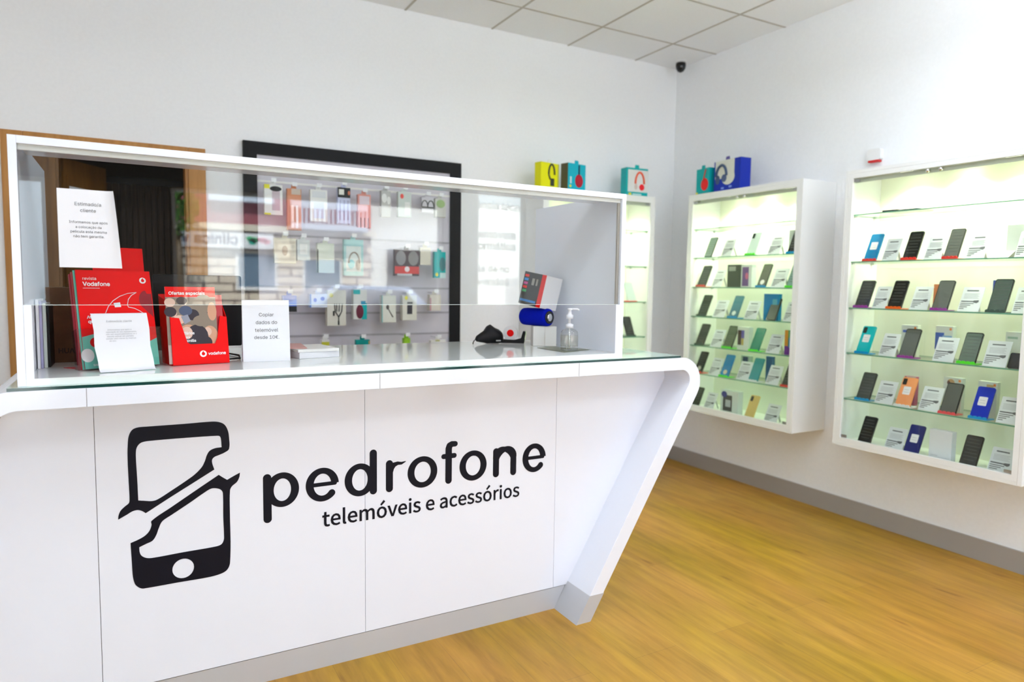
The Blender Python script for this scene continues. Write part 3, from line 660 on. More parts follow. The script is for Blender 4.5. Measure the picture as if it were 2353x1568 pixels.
SKIN = colm((.62, .32, .20)); HAIR = colm((.03, .02, .03)); SK2 = colm((.72, .48, .38)); LT = colm((.26, .20, .15)); NV = colm((.07, .09, .16)); GY = colm((.28, .29, .36))
ms = [SKIN, HAIR, SK2, LT, NV, GY, WPRINT]
def blob(x_, z_, rx, rz, mi, e): b.prism(circ(x_, z_, rx, 18, rz), -.0004-e*.00025, 0, mi=mi)
b.box(-.012, .138, -.0003, 0, .06, .211, 3)
for x_, z_, rx, rz, mi in ((.10, .19, .03, .03, 3), (.0, .195, .016, .014, 2), (.035, .20, .016, .013, 1), (.038, .195, .012, .010, 2), (.0, .165, .018, .016, 1), (.006, .160, .013, .012, 2), (.045, .168, .02, .016, 4), (.025, .14, .018, .014, 2),
        (.065, .155, .02, .018, 1), (.125, .165, .014, .03, 0), (.112, .18, .010, .02, 1), (.05, .09, .033, .034, 0), (.075, .085, .034, .038, 1), (.045, .097, .017, .02, 2), (.115, .085, .024, .034, 0), (.108, .10, .012, .014, 2), (.10, .065, .02, .02, 1), (.09, .135, .025, .018, 3), (.03, .075, .02, .02, 4)):
    b_i = ms[mi]; blob(x_, z_, rx, rz, mi, random.random()*3)
b.prism([(.030, .150), (.050, .156), (.058, .135), (.040, .125)], -.0016, 0, mi=5)
for s, z, xx, wd in (('rifários', .092, .030, .036), ('para', .080, .034, .018), ('família', .068, .036, .034)):
    add_text(b, s, T(xx, -.0018, z), 6, width=wd, align='LEFT', bold=.02)
b.build('photo', ms, t2)
t3 = thing('leaflet', 'dull red leaflets stacked behind the photo leaflet in the red stand', 'leaflet', (.108, 2.372, ZS), math.radians(11), 'leaflets in the red stand')
b = MB(); b.X = LR @ T(.003, .012, .006); b.box(.0, .160, 0, .02, 0, .22); b.build('sheets', RED2, t3)

# white folded sign
t = thing('folded_sign', 'white folded card sign about copying phone data for 10 euros', 'sign', (.318, 2.405, ZS), math.radians(-3))
b = MB(); b.X = RX(math.radians(-7)); b.box(0, .150, 0, .0012, 0, .207); b.X = T(0, .0505, 0) @ RX(math.radians(7)); b.box(0, .150, 0, .0012, 0, .207)
b.build('card', PAPER, t)
b = MB(); b.X = RX(math.radians(-7))
for s, z, wd in (('Copiar', .152, .047), ('dados do', .126, .068), ('telemóvel', .100, .074), ('desde 10€.', .076, .080)):
    add_text(b, s, T(.076, -.0003, z), width=wd)
b.build('print', INK, t)
# papers
REDP = colm((.62, .32, .28))
for i, (lb, dx, dy, rz, zz, th, m_, nm) in enumerate((('white booklet stack lying flat right of the folded sign', 0, 0, .2, 0, .022, PAPER, 'booklet'), ('white top booklet with curled edge on the booklet stack', .004, -.004, .12, .0225, .010, colm((.78, .77, .74)), 'booklet'), ('pinkish leaflet lying on top of the white booklets', -.03, .02, -.1, .033, .003, REDP, 'leaflet'))):
    t = thing(nm, lb, 'booklet', (.56+dx, 2.55+dy, ZS+zz), rz)
    b = MB(); b.box(-.075, .075 if i < 2 else .02, -.10, .10, 0, th); b.build('pages', m_, t, bevel=.001)
    if i == 0: 
        b = MB()
        for k in range(4): b.box(-.0755, .0755, -.1005, .1005, .004+k*.005, .0045+k*.005)
        b.build('page_edges', colm((.6, .6, .58)), t)
# cardboard box with lettering
t = thing('cardboard_box', 'brown cardboard box with dark lettering behind the magazines', 'box', (-.115, 2.66, ZS))
MB().box(-.125, .115, -.055, .07, 0, .240).build('carton', CARDB, t, bevel=.001)
b = MB(); add_text(b, 'HUAWEI', T(-.052, -.0555, .030), width=.085, bold=.02); b.build('print', mat('dark_print', (.04, .018, .010), .7), t)
# magazines standing against the left side
for i, (lb, m_, th) in enumerate((('white magazine standing against the left side of the case', PAPER, .007), ('lilac edged magazine standing second from the left case side', colm((.42, .40, .62)), .006), ('pale green magazine standing third from the left case side', colm((.62, .68, .62)), .008), ('black folder standing beside the pale green magazine', BLACK, .006))):
    t = thing('magazine' if i < 3 else 'folder', lb, 'magazine' if i < 3 else 'folder', (-.2485+sum((.0075, .0068, .0088, .0066)[:i]), 2.44+i*.012, ZS))
    MB().box(0, th, 0, .14, 0, .205-i*.006).build('pages', m_, t)
# monitor seen from behind
t = thing('computer_monitor', 'black computer monitor standing behind the red leaflet stand', 'monitor', (.21, 2.72, ZS))
b = MB(); b.prism(rrect(-.145, .145, .03, .288, .008), -.015, .012); b.build('housing', BLACK, t, bevel=.002)
MB().box(-.137, .137, .0122, .013, .040, .280).build('screen', BLACKG, t)
b = MB(); b.box(-.02, .02, .0, .018, .008, .035); b.box(-.09, .09, -.06, .08, 0, .008); b.build('stand', BLACK, t, bevel=.002)
tag(MB().tube([(.30, 2.70, ZS+.004), (.33, 2.60, ZS+.004), (.32, 2.50, ZS+.004), (.27, 2.48, ZS+.004)], .003).build('cable', BLACK), 'thin black cable lying on the counter behind the folded sign', 'cable')
# handheld device, tape dispenser
t = thing('handheld_scanner', 'black handheld device lying with its thin cable left of the tape dispenser', 'scanner', (1.425, 2.79, ZS))
def blob_mesh(rings, n=18):
    b = MB(); vs = []; fs = []
    for (cx, cy, cz, ry, rz_) in rings:
        for k in range(n):
            a = 2*math.pi*k/n; vs.append((cx, cy+ry*math.cos(a), max(0.0005, cz+rz_*math.sin(a))))
    for i in range(len(rings)-1):
        for k in range(n): fs.append((i*n+k, i*n+(k+1) % n, (i+1)*n+(k+1) % n, (i+1)*n+k))
    fs += [tuple(range(n-1, -1, -1)), tuple(range((len(rings)-1)*n, len(rings)*n))]
    b.add(vs, fs, 0, True); return b
blob_mesh([(-.065, 0, .022, .006, .006), (-.058, 0, .024, .014, .014), (-.040, 0, .028, .018, .022), (-.022, 0, .032, .022, .028), (-.008, 0, .040, .026, .040), (.008, 0, .043, .030, .045), (.028, 0, .036, .034, .038), (.05, 0, .032, .034, .033), (.064, 0, .028, .026, .026), (.070, 0, .026, .012, .012)]).build('body', BLACK, t)
MB().prism(rrect(.022, .046, .012, .018, .002), -.036, -.033).build('badge', GREY, t)
MB().tube([(-.062, 0, .022), (-.075, -.005, .016), (-.088, -.02, .006), (-.092, -.03, .003)], .0022, 8).build('cable', BLACK, t)
t = thing('tape_dispenser', 'black tape dispenser with a white roll and red core beside the white carton', 'tape dispenser', (1.530, 2.77, ZS), math.radians(-35))
b = MB(); b.prism(fillet([(-.050, .002), (.065, .002), (.072, .058), (.060, .060), (.050, .026), (.020, .018), (-.035, .020), (-.05, .03)], .004, 3), -.024, .024); b.build('base', BLACKG, t, bevel=.003)
rl = MB().lathe([(.034, -.012), (.034, .012)], (0, 0, .048), 32, 0, 'y').build('tape_roll', colm((.78, .76, .76)), t)
MB().lathe([(.016, -.014), (.016, .014)], (0, 0, .048), 24, 0, 'y').build('core', RED, rl)
# white carton, speaker, boxed product
t = thing('white_carton', 'white square carton under the blue speaker', 'box', (1.617, 2.62, ZS), math.radians(-24))
MB().box(-.052, .052, -.04, .055, 0, .088).build('carton', colm((.74, .72, .68)), t, bevel=.001)
MB().box(.0, .001, -.0405, -.04, 0, .088).build('fold', colm((.5, .45, .38)), t)
t = thing('bluetooth_speaker', 'blue cylindrical portable speaker lying on the white carton', 'speaker', (1.590, 2.640, ZS+.0885+.0395), math.radians(-72))
pr = [(.004, -.082), (.030, -.080), (.038, -.072), (.0395, -.055), (.0395, .062), (.038, .070), (.033, .074), (.031, .0745)]
MB().lathe([(r_, h_) for r_, h_ in pr], (0, 0, 0), 40, 0, 'x').build('body', BLUE, t)
MB().lathe([(.029, .0745), (.028, .079), (.024, .077), (.004, .076)], (0, 0, 0), 32, 0, 'x').build('ring', BLACKG, t)
MB().lathe([(.018, .0765), (.016, .081), (.008, .083), (.002, .0835)], (0, 0, 0), 32, 0, 'x').build('cone', CHROME, t)
t = thing('product_box', 'black product box with red stripe and white side, standing on the blue speaker', 'box', (1.590, 2.64, ZS+.0885+.0795), math.radians(-72))
TILT = Matrix.Rotation(math.radians(-8), 4, 'X') @ Matrix.Rotation(math.radians(9), 4, 'Y')
b = MB(); b.X = TILT; b.box(-.068, .062, -.052, .060, .005, .150); b.build('carton', [colm((.82, .80, .82))], t, bevel=.001)
b = MB(); b.X = TILT
b.box(-.068, .038, -.0528, -.052, .005, .150, 0); b.box(.038, .0625, -.0529, -.052, .005, .150, 1)
for i, mi in enumerate((1, 2, 3, 1, 4)): b.box(-.062, -.038, -.0536, -.0528, .128-i*.017, .139-i*.017, mi)
b.box(-.015, .000, -.0536, -.0528, .095, .125, 5); b.box(.010, .020, -.0536, -.0528, .095, .125, 5); b.box(-.062, .030, -.0536, -.0528, .018, .028, 2)
b.build('artwork', [colm(K_), RED, colm((.02, .25, .7)), colm((.6, .05, .3)), colm((.05, .45, .15)), colm((.35, .33, .3))], t)
# mat and sanitiser bottle
tag(MB().prism([(1.524, 2.52), (1.521, 2.30), (1.690, 2.365), (1.613, 2.56)], ZS, ZS+.0012, 'z').build('counter_mat', colm((.20, .21, .15))), 'dark olive mat under the sanitiser bottle', 'mat')
t = thing('sanitiser_bottle', 'clear sanitiser bottle with a white pump near the right case end', 'bottle', (1.585, 2.365, ZS+.0016))
LIQ = glass_mat('bottle_clear', (.965, .97, .955), .09, 3)
MB().lathe([(.020, 0), (.034, .001), (.036, .004), (.036, .070), (.034, .078), (.026, .086), (.014, .090), (.013, .096)], n=40).build('body', LIQ, t)
MB().lathe([(.0365, .018), (.0367, .0185), (.0367, .062), (.0365, .0625)], n=40).build('label', glass_mat('clear_label', (.93, .92, .87), .06, 3), t)
b = MB(); b.lathe([(.016, .092), (.016, .108), (.009, .110), (.006, .112)], n=24); b.lathe([(.006, .108), (.006, .130), (.014, .131), (.015, .146), (.008, .150), (.006, .166), (.010, .168), (.010, .174), (.003, .175)], n=24)
b.tube([(0, 0, .171), (.03, -.012, .171), (.036, -.014, .166)], .0042, 8); b.build('pump', colm((.82, .82, .86)), t)
MB().tube([(0, 0, .010), (0, 0, .092)], .003, 8).build('dip_tube', WPRINT, t)

# ------------------------------------------------------------------ wall cabinets
CAB = {}
def cabinet(name, label, org, rz, W, zb=.495, zt=2.0, D=.30, shelves=(), pucks=()):
    """local frame: x right along the wall seen from the room, y into the wall, front at y=0"""
    t = thing(name, label, 'display cabinet', (org[0], org[1], zb), rz, 'white wall display cabinets')
    H = zt-zb; f = .043
    MB().box(0, .018, 0, D-.002, 0, H).build('side_panel', WHITE2, t, bevel=.001); MB().box(W-.018, W, 0, D-.002, 0, H).build('side_panel', WHITE2, t, bevel=.001)
    b = MB(); b.box(.0182, W-.0182, 0, D-.002, 0, .018); b.build('bottom_panel', WHITE2, t)
    b = MB(); b.box(.0182, W-.0182, 0, D-.002, H-.018, H); b.build('top_panel', WHITE2, t)
    MB().box(.0184, W-.0184, D-.012, D-.003, .0182, H-.0182).build('back_panel', CABIN, t)
    b = MB(); b.box(.0184, f, .0005, .02, .0184, H-.0184); b.box(W-f, W-.0184, .0005, .02, .0184, H-.0184); b.box(f, W-f, .0005, .02, .0184, f); b.box(f, W-f, .0005, .02, H-f, H-.0184)
    b.build('front_frame', WHITE2, t)
    b = MB(); b.box(f, W-f, .022, .03, H-f-.022, H-f); b.build('top_rail', colm((.50, .52, .46)), t)
    for a0, a1, sx in ((f+.001, W/2-.001, 1), (W/2+.001, W-f-.001, -1)):
        dd = MB().box(a0, a1, .012, .017, f+.001, H-f-.001).build('glass_door', CGLASS, t)
        kx = a1-.03 if sx == 1 else a0+.03
        MB().lathe([(.010, .0118), (.010, .004), (.007, -.004), (.003, -.005)], (kx, 0, H-f-.012), 20, 0, 'y').build('lock', CHROME, dd)
        hx = a0 if sx == 1 else a1-.034
        b = MB(); b.box(hx, hx+.034, .008, .0115, H-f-.020, H-f-.004); b.build('hinge', GREY, dd)
        b = MB(); b.box(hx, hx+.034, .008, .0115, f+.002, f+.018); b.build('hinge', GREY, dd)
    for z in shelves:
        o = MB().box(.021, W-.021, .035, D-.02, z-zb-.006, z-zb).build('glass_shelf', [EDGE, SHELFG], t)
        for p in o.data.polygons: p.material_index = 1 if abs(p.normal.z) > .5 else 0
        b = MB()
        for sx in (.0185, W-.0305):
            for yy in (.06, D-.07): b.box(sx, sx+.012, yy, yy+.012, z-zb-.013, z-zb-.0063)
        b.build('shelf_pins', GREY, o)
    for i, (px, py) in enumerate(pucks):
        pk = MB().lathe([(.034, 0), (.034, -.006), (.030, -.008)], (px, py, H-.0185), 32).build('puck_light', [mat('lamp_emitter', (1, 1, 1), .5, emit=(.95, 1, .80), estr=10)], t)
        X = Matrix.Translation((org[0], org[1], zb)) @ RZ(rz)
        p = X @ Vector((px, py, H-.032))
        light('cabinet_lamp', 'SPOT', p, (0, 0, 0), 19, (.94, 1, .74), spot_size=math.radians(140), spot_blend=.9, shadow_soft_size=.03)
    return t
R90 = -math.pi/2
SH3 = (1.767, 1.512, 1.26, 1.01, .755); SH2 = (1.767, 1.57, 1.365, 1.16, .956, .76); SH1 = (1.762, 1.508, 1.252, 1.0, .755)
cabinet('display_cabinet', 'lit white wall cabinet cut off by the right edge of the photo', (3.427, 2.443), R90, .94, shelves=SH3, pucks=((.24, .17), (.49, .21), (.74, .17)))
cabinet('display_cabinet', 'lit white wall cabinet in the middle, nearest the room corner on the right wall', (3.427, 3.655), R90, .94, shelves=SH2, pucks=((.22, .19), (.46, .21), (.72, .17)))
cabinet('display_cabinet', 'lit white wall cabinet on the back wall, seen past the showcase end', (2.357, 3.85), 0, .94, shelves=SH1, pucks=((.3, .17), (.72, .17)))

# phones, stands, cards, boxes -------------------------------------------------
STC = {'red': (.75, .03, .02), 'orange': (.85, .12, .01), 'purple': (.30, .03, .32), 'blue': (.0, .28, .62), 'green': (.08, .75, .02), 'white': (.8, .82, .84), 'dark': (.03, .06, .045), 'pink': (.80, .08, .10)}
LN = math.radians(-24)
GLA = mat('screen_text_grey', (.055, .06, .055), .3)
def place(cab, y, z, depth):
    if cab in (3, 2): return (3.427+.05+depth, y, z+.0006), R90
    return (y, 3.85+.05+depth, z+.0006), 0
def stand(cab, y, z, depth, col, w_, what, grp):
    loc, rz = place(cab, y, z, depth)
    t = thing('phone_stand', 'small %s stand under the %s' % (col, what), 'phone stand', loc, rz, grp)
    b = MB(); W2 = min(w_, .078)/2+.004; s = []
    n_ = 4
    for k in range(n_):
        c0 = -W2+2*W2*(k+.5)/n_; s += [(c0-W2/n_*.98, .009), (c0-W2/n_*.55, .014), (c0+W2/n_*.55, .014), (c0+W2/n_*.98, .009)]
    b.prism([(-W2, 0)]+s+[(W2, 0)], -.006, -.003)
    b.box(-W2, W2, -.003, .062, 0, .003)
    b.prism([(.024, .003), (.028, .003), (.062, .080), (.058, .080)], -.018, .018, 'x')
    b.build('base', colm(STC[col], .35), t)
    return t
def phone(cab, y, z, w_, col, desc, where, st=None, back=False, depth=.0, h=.158, sticker=False, camb=False, lines=True, lean=LN, badge=None, grp='phones in the wall cabinets'):
    loc, rz = place(cab, y, z, depth)
    w_ = max(.066, min(w_, .078))
    t = thing('mobile_phone', '%s, %s' % (desc, where), 'phone', loc, rz, grp)
    X = T(0, .002, .0045 if st else .001) @ RX(lean)
    b = MB(); b.X = X; b.prism(rrect(-w_/2, w_/2, 0, h, .008, 4), 0, .008)
    b.build('body', colm(col, .18) if back else BLACKG, t)
    b = MB(); b.X = X
    if not back:
        b.prism(rrect(-w_/2+.003, w_/2-.003, .005, h-.005, .006, 4), -.0004, 0, mi=0); o = b.build('screen', [colm(col, .25)], t)  # grey screen tones have the glass reflection put into the colour
        if lines:
            b = MB(); b.X = X
            for k in range(7):
                zz = h-.022-k*.017; ww = w_*(.30+.06*((k*7) % 3)); b.box(-ww, ww, -.0008, -.0004, zz, zz+.0025)
            b.build('screen_text', GLA, t)
    else:
        if sticker:
            b.prism(rrect(-.020, .018, h*.40, h*.68, .004, 3), -.0006, 0, mi=0); b.box(-.014, .012, -.0009, 0, h*.48, h*.49, 1); b.box(-.014, .010, -.0009, 0, h*.56, h*.57, 1)
            b.build('sticker', [colm((.78, .74, .76)), INKL], t)
        if camb:
            b = MB(); b.X = X; b.prism(rrect(-w_/2+.006, -w_/2+.026, h-.042, h-.008, .004, 3), -.002, 0); b.build('camera_bump', BLACKG, t)
    if badge:
        b = MB(); b.X = X; b.prism(circ(0, h*.20, .016, 20), -.001, 0); b.build('badge', colm(badge), t)
    if st: stand(cab, y, z, depth, st, w_, desc.replace('mobile ', '')+', '+where if len((desc+where).split()) < 10 else desc, 'coloured phone stands')
    return t
CARD0 = None
def card(cab, y, z, w_, label, depth=.004, big=False):
    global CARD0
    loc, rz = place(cab, y, z, depth)
    w_ = max(.07, min(w_, .105)); k = w_/.09
    if CARD0 is None:
        t = thing('price_card', label, 'price card', loc, rz, 'white price cards in the wall cabinets')
        X = RX(LN); b = MB(); b.X = X; b.box(-.045, .045, 0, .001, 0, .128); b.X = T(0, .100, 0) @ RX(-LN); b.box(-.007, .007, 0, .001, 0, .122)
        b.build('card', colm((.64, .66, .68)), t)
        b = MB(); b.X = X
        b.box(-.028, .022, -.0005, 0, .106, .112, 0)
        for i in range(5): b.box(-.034, .030-.006*(i % 2), -.0005, 0, .092-i*.006, .0935-i*.006, 1)
        b.box(-.040, .012, -.0005, 0, .050, .056, 0); b.prism([(.012, .048), (.026, .044), (.034, .050), (.034, .060), (.012, .058)], -.0006, 0, mi=0)
        for i in range(4): b.box(-.040, .016-i*.012, -.0005, 0, .040-i*.009, .044-i*.009, 2)
        b.build('print', [INK, INKL, colm((.14, .14, .14))], t)
        CARD0 = t; t.scale = (k, 1, 1); return t
    t = CARD0.copy(); C.objects.link(t); t.location = loc; t.rotation_euler = (0, 0, rz); t.scale = (k, 1, 1); t['label'] = label
    for ch in CARD0.children:
        c = ch.copy(); C.objects.link(c); c.parent = t
    return t
def pbox(cab, y, z, w_, h, depth, d_, col, feats, label, rzz=0, cat='box', name='phone_box'):
    loc, rz = place(cab, y, z, depth)
    t = thing(name, label, cat, loc, rz+rzz, 'product boxes in the wall cabinets')
    MB().box(-w_/2, w_/2, 0, d_, 0, h).build('carton', colm(col), t, bevel=.001)
    if feats:
        b = MB(); ms = []
        for i, (kind, c, x0, z0, x1, z1) in enumerate(feats):
            m_ = colm(c)
            if m_ not in ms: ms.append(m_)
            mi = ms.index(m_); X0, X1, Z0, Z1 = (x0-.5)*w_, (x1-.5)*w_, z0*h, z1*h; e = -.0006-.0003*i
            if kind == 'r': b.prism([(X0, Z0), (X1, Z0), (X1, Z1), (X0, Z1)], e, 0, mi=mi)
            else: b.prism(circ((X0+X1)/2, (Z0+Z1)/2, (X1-X0)/2, 20, (Z1-Z0)/2), e, 0, mi=mi)
        b.build('artwork', ms, t)
    return t
GS = (.10, .105, .095); DS = (.035, .035, .035); KS = (.012, .012, .012); OR_ = ('r', (.8, .25, .05), .8, .88, .92, .95)
BXW = (.72, .76, .70)
R3 = {1.767: 'top shelf, right cabinet', 1.512: 'second shelf, right cabinet', 1.26: 'third shelf, right cabinet', 1.01: 'fourth shelf, right cabinet', .755: 'fifth shelf, right cabinet', .5135: 'floor of the right cabinet'}
R2 = {1.57: 'second shelf, middle cabinet', 1.365: 'third shelf, middle cabinet', 1.16: 'fourth shelf, middle cabinet', .956: 'fifth shelf, middle cabinet', .76: 'sixth shelf, middle cabinet', .5135: 'floor of the middle cabinet'}
# kinds: P phone front, B phone back, C card, X box
D3 = {
 1.512: [('B', 2.314, .072, (.0, .19, .42), 'blue phone back with a white sticker', 'red', dict(sticker=True)), ('C', 2.208, .081, 'between the blue and the black phone'),
         ('P', 2.100, .072, KS, 'black phone', 'red', {}), ('C', 1.986, .085, 'between the black and the grey phone'), ('P', 1.898, .067, GS, 'grey screened phone', 'red', {}), ('C', 1.789, .084, 'right of the grey phone'),
         ('X', 1.665, .075, .155, .10, .05, BXW, [], 'tall white phone box'), ('T', 1.700, .06, .06, 'white card fallen flat in front of the tall white box'), ('C', 1.585, .075, 'at the right end')],
 1.26: [('P', 2.350, .078, DS, 'dark phone at the left end', 'purple', {}), ('C', 2.250, .078, 'between the two black phones at the left'), ('P', 2.165, .075, KS, 'black phone on an orange stand', 'orange', {}),
        ('C', 2.040, .09, 'right of the black phone'), ('P', 1.935, .075, GS, 'grey phone on a purple stand', 'purple', {}), ('X', 1.985, .04, .13, .07, .03, (.75, .28, .12), [], 'narrow orange box behind the grey phone'), ('C', 1.804, .095, 'between the grey and the green grey phone'),
        ('P', 1.681, .077, (.06, .085, .07), 'green grey phone', 'dark', dict(h=.165)), ('X', 1.718, .05, .15, .09, .02, (.08, .12, .42), [], 'narrow blue box behind the green grey phone'), ('C', 1.578, .08, 'at the right end')],
 1.01: [('B', 2.330, .074, (.0, .42, .46), 'turquoise phone back with a white sticker', 'blue', dict(sticker=True, camb=True)), ('C', 2.192, .09, 'right of the turquoise phone'), ('X', 2.140, .085, .165, .11, .03, BXW, [('r', (.1, .16, .5), .1, .76, .7, .84), OR_], 'white box with a blue stripe'),
        ('P', 2.087, .078, GS, 'grey phone on a purple stand', 'purple', {}), ('X', 1.962, .085, .170, .11, .03, BXW, [('r', (.07, .14, .48), .0, .30, .5, .80), ('r', (.25, .42, .62), .42, .18, .95, .72), OR_], 'white box picturing two blue phones'), ('C', 1.905, .10, 'between the two grey phones'),
        ('P', 1.793, .077, (.11, .14, .12), 'grey phone on a green stand', 'green', {}), ('X', 1.640, .085, .160, .11, .03, BXW, [('r', (.4, .55, .45), .1, .8, .6, .86), OR_], 'white box behind the rightmost card'), ('C', 1.675, .10, 'right of the green stand'),
        ('P', 1.587, .066, KS, 'low black phone at the right end', None, dict(h=.075, lines=False))],
 .755: [('P', 2.312, .078, (.05, .055, .05), 'dark grey phone on a blue stand', 'blue', {}), ('C', 2.195, .098, 'between the dark grey and the orange phone'), ('X', 2.115, .06, .150, .10, .03, (.45, .10, .2), [('r', (.6, .62, .58), .2, .8, 1, 1), OR_], 'narrow purple and white box behind the orange phone'),
        ('B', 2.090, .078, (.80, .30, .12), 'orange phone back with a white sticker', 'white', dict(sticker=True, camb=True)), ('C', 1.960, .10, 'between the orange and the grey phone'), ('X', 1.905, .09, .170, .11, .03, BXW, [('o', (.62, .42, .22), .2, .74, .6, .95), ('o', (.2, .1, .08), .2, .78, .36, .9), OR_], 'white box with a brown round picture'),
        ('P', 1.865, .076, GS, 'grey phone on a pink stand', 'pink', {}), ('B', 1.725, .076, (.0, .02, .42), 'deep blue phone back with a white label', 'blue', dict(sticker=True)), ('X', 1.745, .085, .170, .11, .03, BXW, [('r', (.25, .38, .55), .0, .1, .35, .75), ('r', (.6, .45, .2), .45, .78, .8, .92), OR_], 'white box behind the deep blue phone'), ('C', 1.603, .095, 'right of the deep blue phone')],
 .5135: [('P', 2.293, .074, KS, 'black phone on a blue stand', 'blue', {}), ('C', 2.130, .097, 'between the black and the navy phone'), ('B', 2.035, .077, (.01, .015, .14), 'navy phone back with a white sticker', 'white', dict(sticker=True)),
         ('X', 1.887, .108, .155, .0, .04, (.70, .72, .76), [('r', (.85, .35, .0), 0, 0, 1, .05), ('r', (.6, .62, .66), .1, .16, .4, .20)], 'white phone box with an orange lower edge'), ('P', 1.760, .077, DS, 'dark phone right of the orange edged box', 'blue', {}), ('C', 1.626, .098, 'at the right end')],
}
D2 = {
 1.57: [('P', 3.508, .068, (.20, .28, .24), 'grey green phone', None, dict(h=.15)), ('C', 3.342, .09, 'right of the grey green phone'), ('B', 3.133, .076, (.52, .60, .58), 'pale silver phone back', 'green', dict(camb=True)), ('C', 2.955, .095, 'right of the pale silver phone'), ('X', 2.880, .05, .150, .08, .03, BXW, [], 'narrow white box'), ('P', 2.815, .07, KS, 'black phone at the right end', 'blue', {})],
 1.365: [('P', 3.560, .078, (.04, .05, .045), 'dark phone on a red stand', 'red', {}), ('C', 3.420, .088, 'right of the red stand'), ('X', 3.276, .102, .148, .01, .04, (.05, .065, .045), [('r', (.35, .38, .33), .12, .72, .7, .92)], 'black box with a grey text block'), ('X', 3.165, .088, .145, .01, .04, (.70, .74, .70), [('r', (.16, .07, .24), .12, .05, .72, .9), ('o', (.55, .12, .25), .4, .35, .7, .65)], 'white box with a purple picture'),
         ('P', 3.038, .068, (.12, .12, .09), 'grey phone with a round white badge', 'blue', dict(badge=(.8, .75, .72))), ('C', 2.915, .10, 'right of the badge phone'), ('P', 2.815, .066, (.2, .3, .28), 'green grey phone at the right end', 'green', {})],
 1.16: [('P', 3.546, .078, (.03, .045, .03), 'dark phone', 'dark', {}), ('C', 3.392, .105, 'between the dark and the blue grey phone'), ('B', 3.262, .074, (.05, .16, .22), 'blue grey phone back with a round white badge', 'blue', dict(badge=(.7, .8, .75))), ('C', 3.119, .10, 'between the blue grey phone and the blue box'),
        ('X', 2.988, .115, .165, .045, .03, (.0, .22, .50), [('r', (.1, .4, .5), .6, .1, .9, .8)], 'bright blue box'), ('P', 2.955, .07, (.10, .12, .09), 'grey phone in front of the blue box', None, dict(h=.15)), ('C', 2.825, .075, 'at the right end')],
 .956: [('P', 3.556, .078, (.06, .065, .055), 'dark grey phone on a dark stand', 'dark', {}), ('C', 3.407, .10, 'right of the dark grey phone'), ('P', 3.300, .078, (.08, .10, .055), 'olive grey phone on a green stand', 'green', {}), ('X', 3.180, .098, .150, .02, .04, (.66, .72, .64), [('r', (.06, .03, .03), .05, .2, .35, .85), ('r', (.15, .12, .4), .36, .5, .6, .85), ('r', (.5, .4, .1), .38, .2, .55, .5)], 'white box with a dark phone picture'),
         ('B', 3.072, .072, (.0, .17, .11), 'dark green phone back', 'green', {}), ('C', 2.930, .10, 'right of the dark green phone'), ('X', 2.822, .06, .150, .02, .03, (.08, .32, .12), [('r', (.15, .03, .28), 0, 0, 1, .35), ('r', (.65, .28, .03), 0, .35, .4, 1), ('r', (.05, .25, .5), .5, .3, 1, .7)], 'rainbow coloured box')],
 .76: [('P', 3.560, .072, KS, 'black phone on a red stand', 'red', dict(badge=(.5, .5, .45))), ('C', 3.416, .094, 'between the black and the blue phone'), ('B', 3.318, .075, (.0, .16, .42), 'blue phone back with a round badge', 'green', dict(badge=(.6, .55, .4))), ('X', 3.225, .075, .150, .10, .03, (.45, .58, .5), [('r', (.03, .06, .15), .2, .3, .8, .95)], 'pale box with a dark blue picture'), ('C', 3.163, .10, 'right of the blue phone'),
        ('B', 3.072, .075, (.02, .24, .28), 'teal phone back', 'white', {}), ('X', 3.015, .055, .165, .085, .02, (.03, .14, .32), [], 'narrow blue box behind the teal phone'), ('C', 2.925, .098, 'right of the teal phone'), ('P', 2.815, .066, (.03, .03, .02), 'black phone on a red stand at the right end', 'red', {})],
 .5135: [('P', 3.583, .066, (.03, .035, .02), 'dark phone at the left end', None, dict(h=.15)), ('C', 3.455, .09, 'right of the dark phone'), ('X', 3.275, .15, .158, .015, .05, (.62, .68, .64), [('r', (.06, .06, .06), .15, .12, .68, .8), ('o', (.04, .04, .22), .05, .68, .38, .95), ('r', (.45, .48, .5), .3, .3, .6, .6)], 'white box with a dark watch picture'),
         ('B', 3.095, .072, (.62, .44, .14), 'gold phone back', 'blue', dict(camb=True)), ('C', 2.927, .10, 'at the right end')],
}
for cab, D_, RR in ((3, D3, R3), (2, D2, R2)):
    for z, items in D_.items():
        for it in items:
            k = it[0]; where = RR[z]
            if k in 'PB':
                _, y_, w_, col, desc, st, kw = it
                phone(cab, y_, z, w_, col, desc, where, st=st, back=(k == 'B'), **kw)
            elif k == 'C':
                card(cab, it[1], z, it[2], 'white price card %s, %s' % (it[3], where))
            elif k == 'X':
                _, y_, w_, h_, dep, d_, col, fe, desc = it
                pbox(cab, y_, z, w_, h_, dep, d_, col, fe, '%s, %s' % (desc, where))
            elif k == 'T':
                loc, rz = place(cab, it[1], z, .02)
                t = thing('fallen_card', '%s, %s' % (it[4], where), 'card', loc, rz)
                b = MB(); b.X = RX(math.radians(-62)); b.box(-.04, .045, 0, .001, .0, .07); b.X = T(0, .075, 0) @ RX(math.radians(20)); b.box(-.04, .045, 0, .001, 0, .035); b.build('card', colm((.74, .76, .78)), t)
# thin phones lying flat on the top shelf
for y_, lb in ((2.217, 'thin black phone lying flat on the top shelf, right cabinet, left of two'), (2.114, 'thin black phone lying flat on the top shelf, right cabinet, second from left')):
    loc, rz = place(3, y_, 1.767, .0)
    t = thing('mobile_phone', lb, 'phone', loc, rz, 'phones in the wall cabinets')
    MB().prism(rrect(-.043, .043, 0, .15, .008, 4), 0, .009 if y_ > 2.2 else .006, 'z').build('body', BLACKG, t)
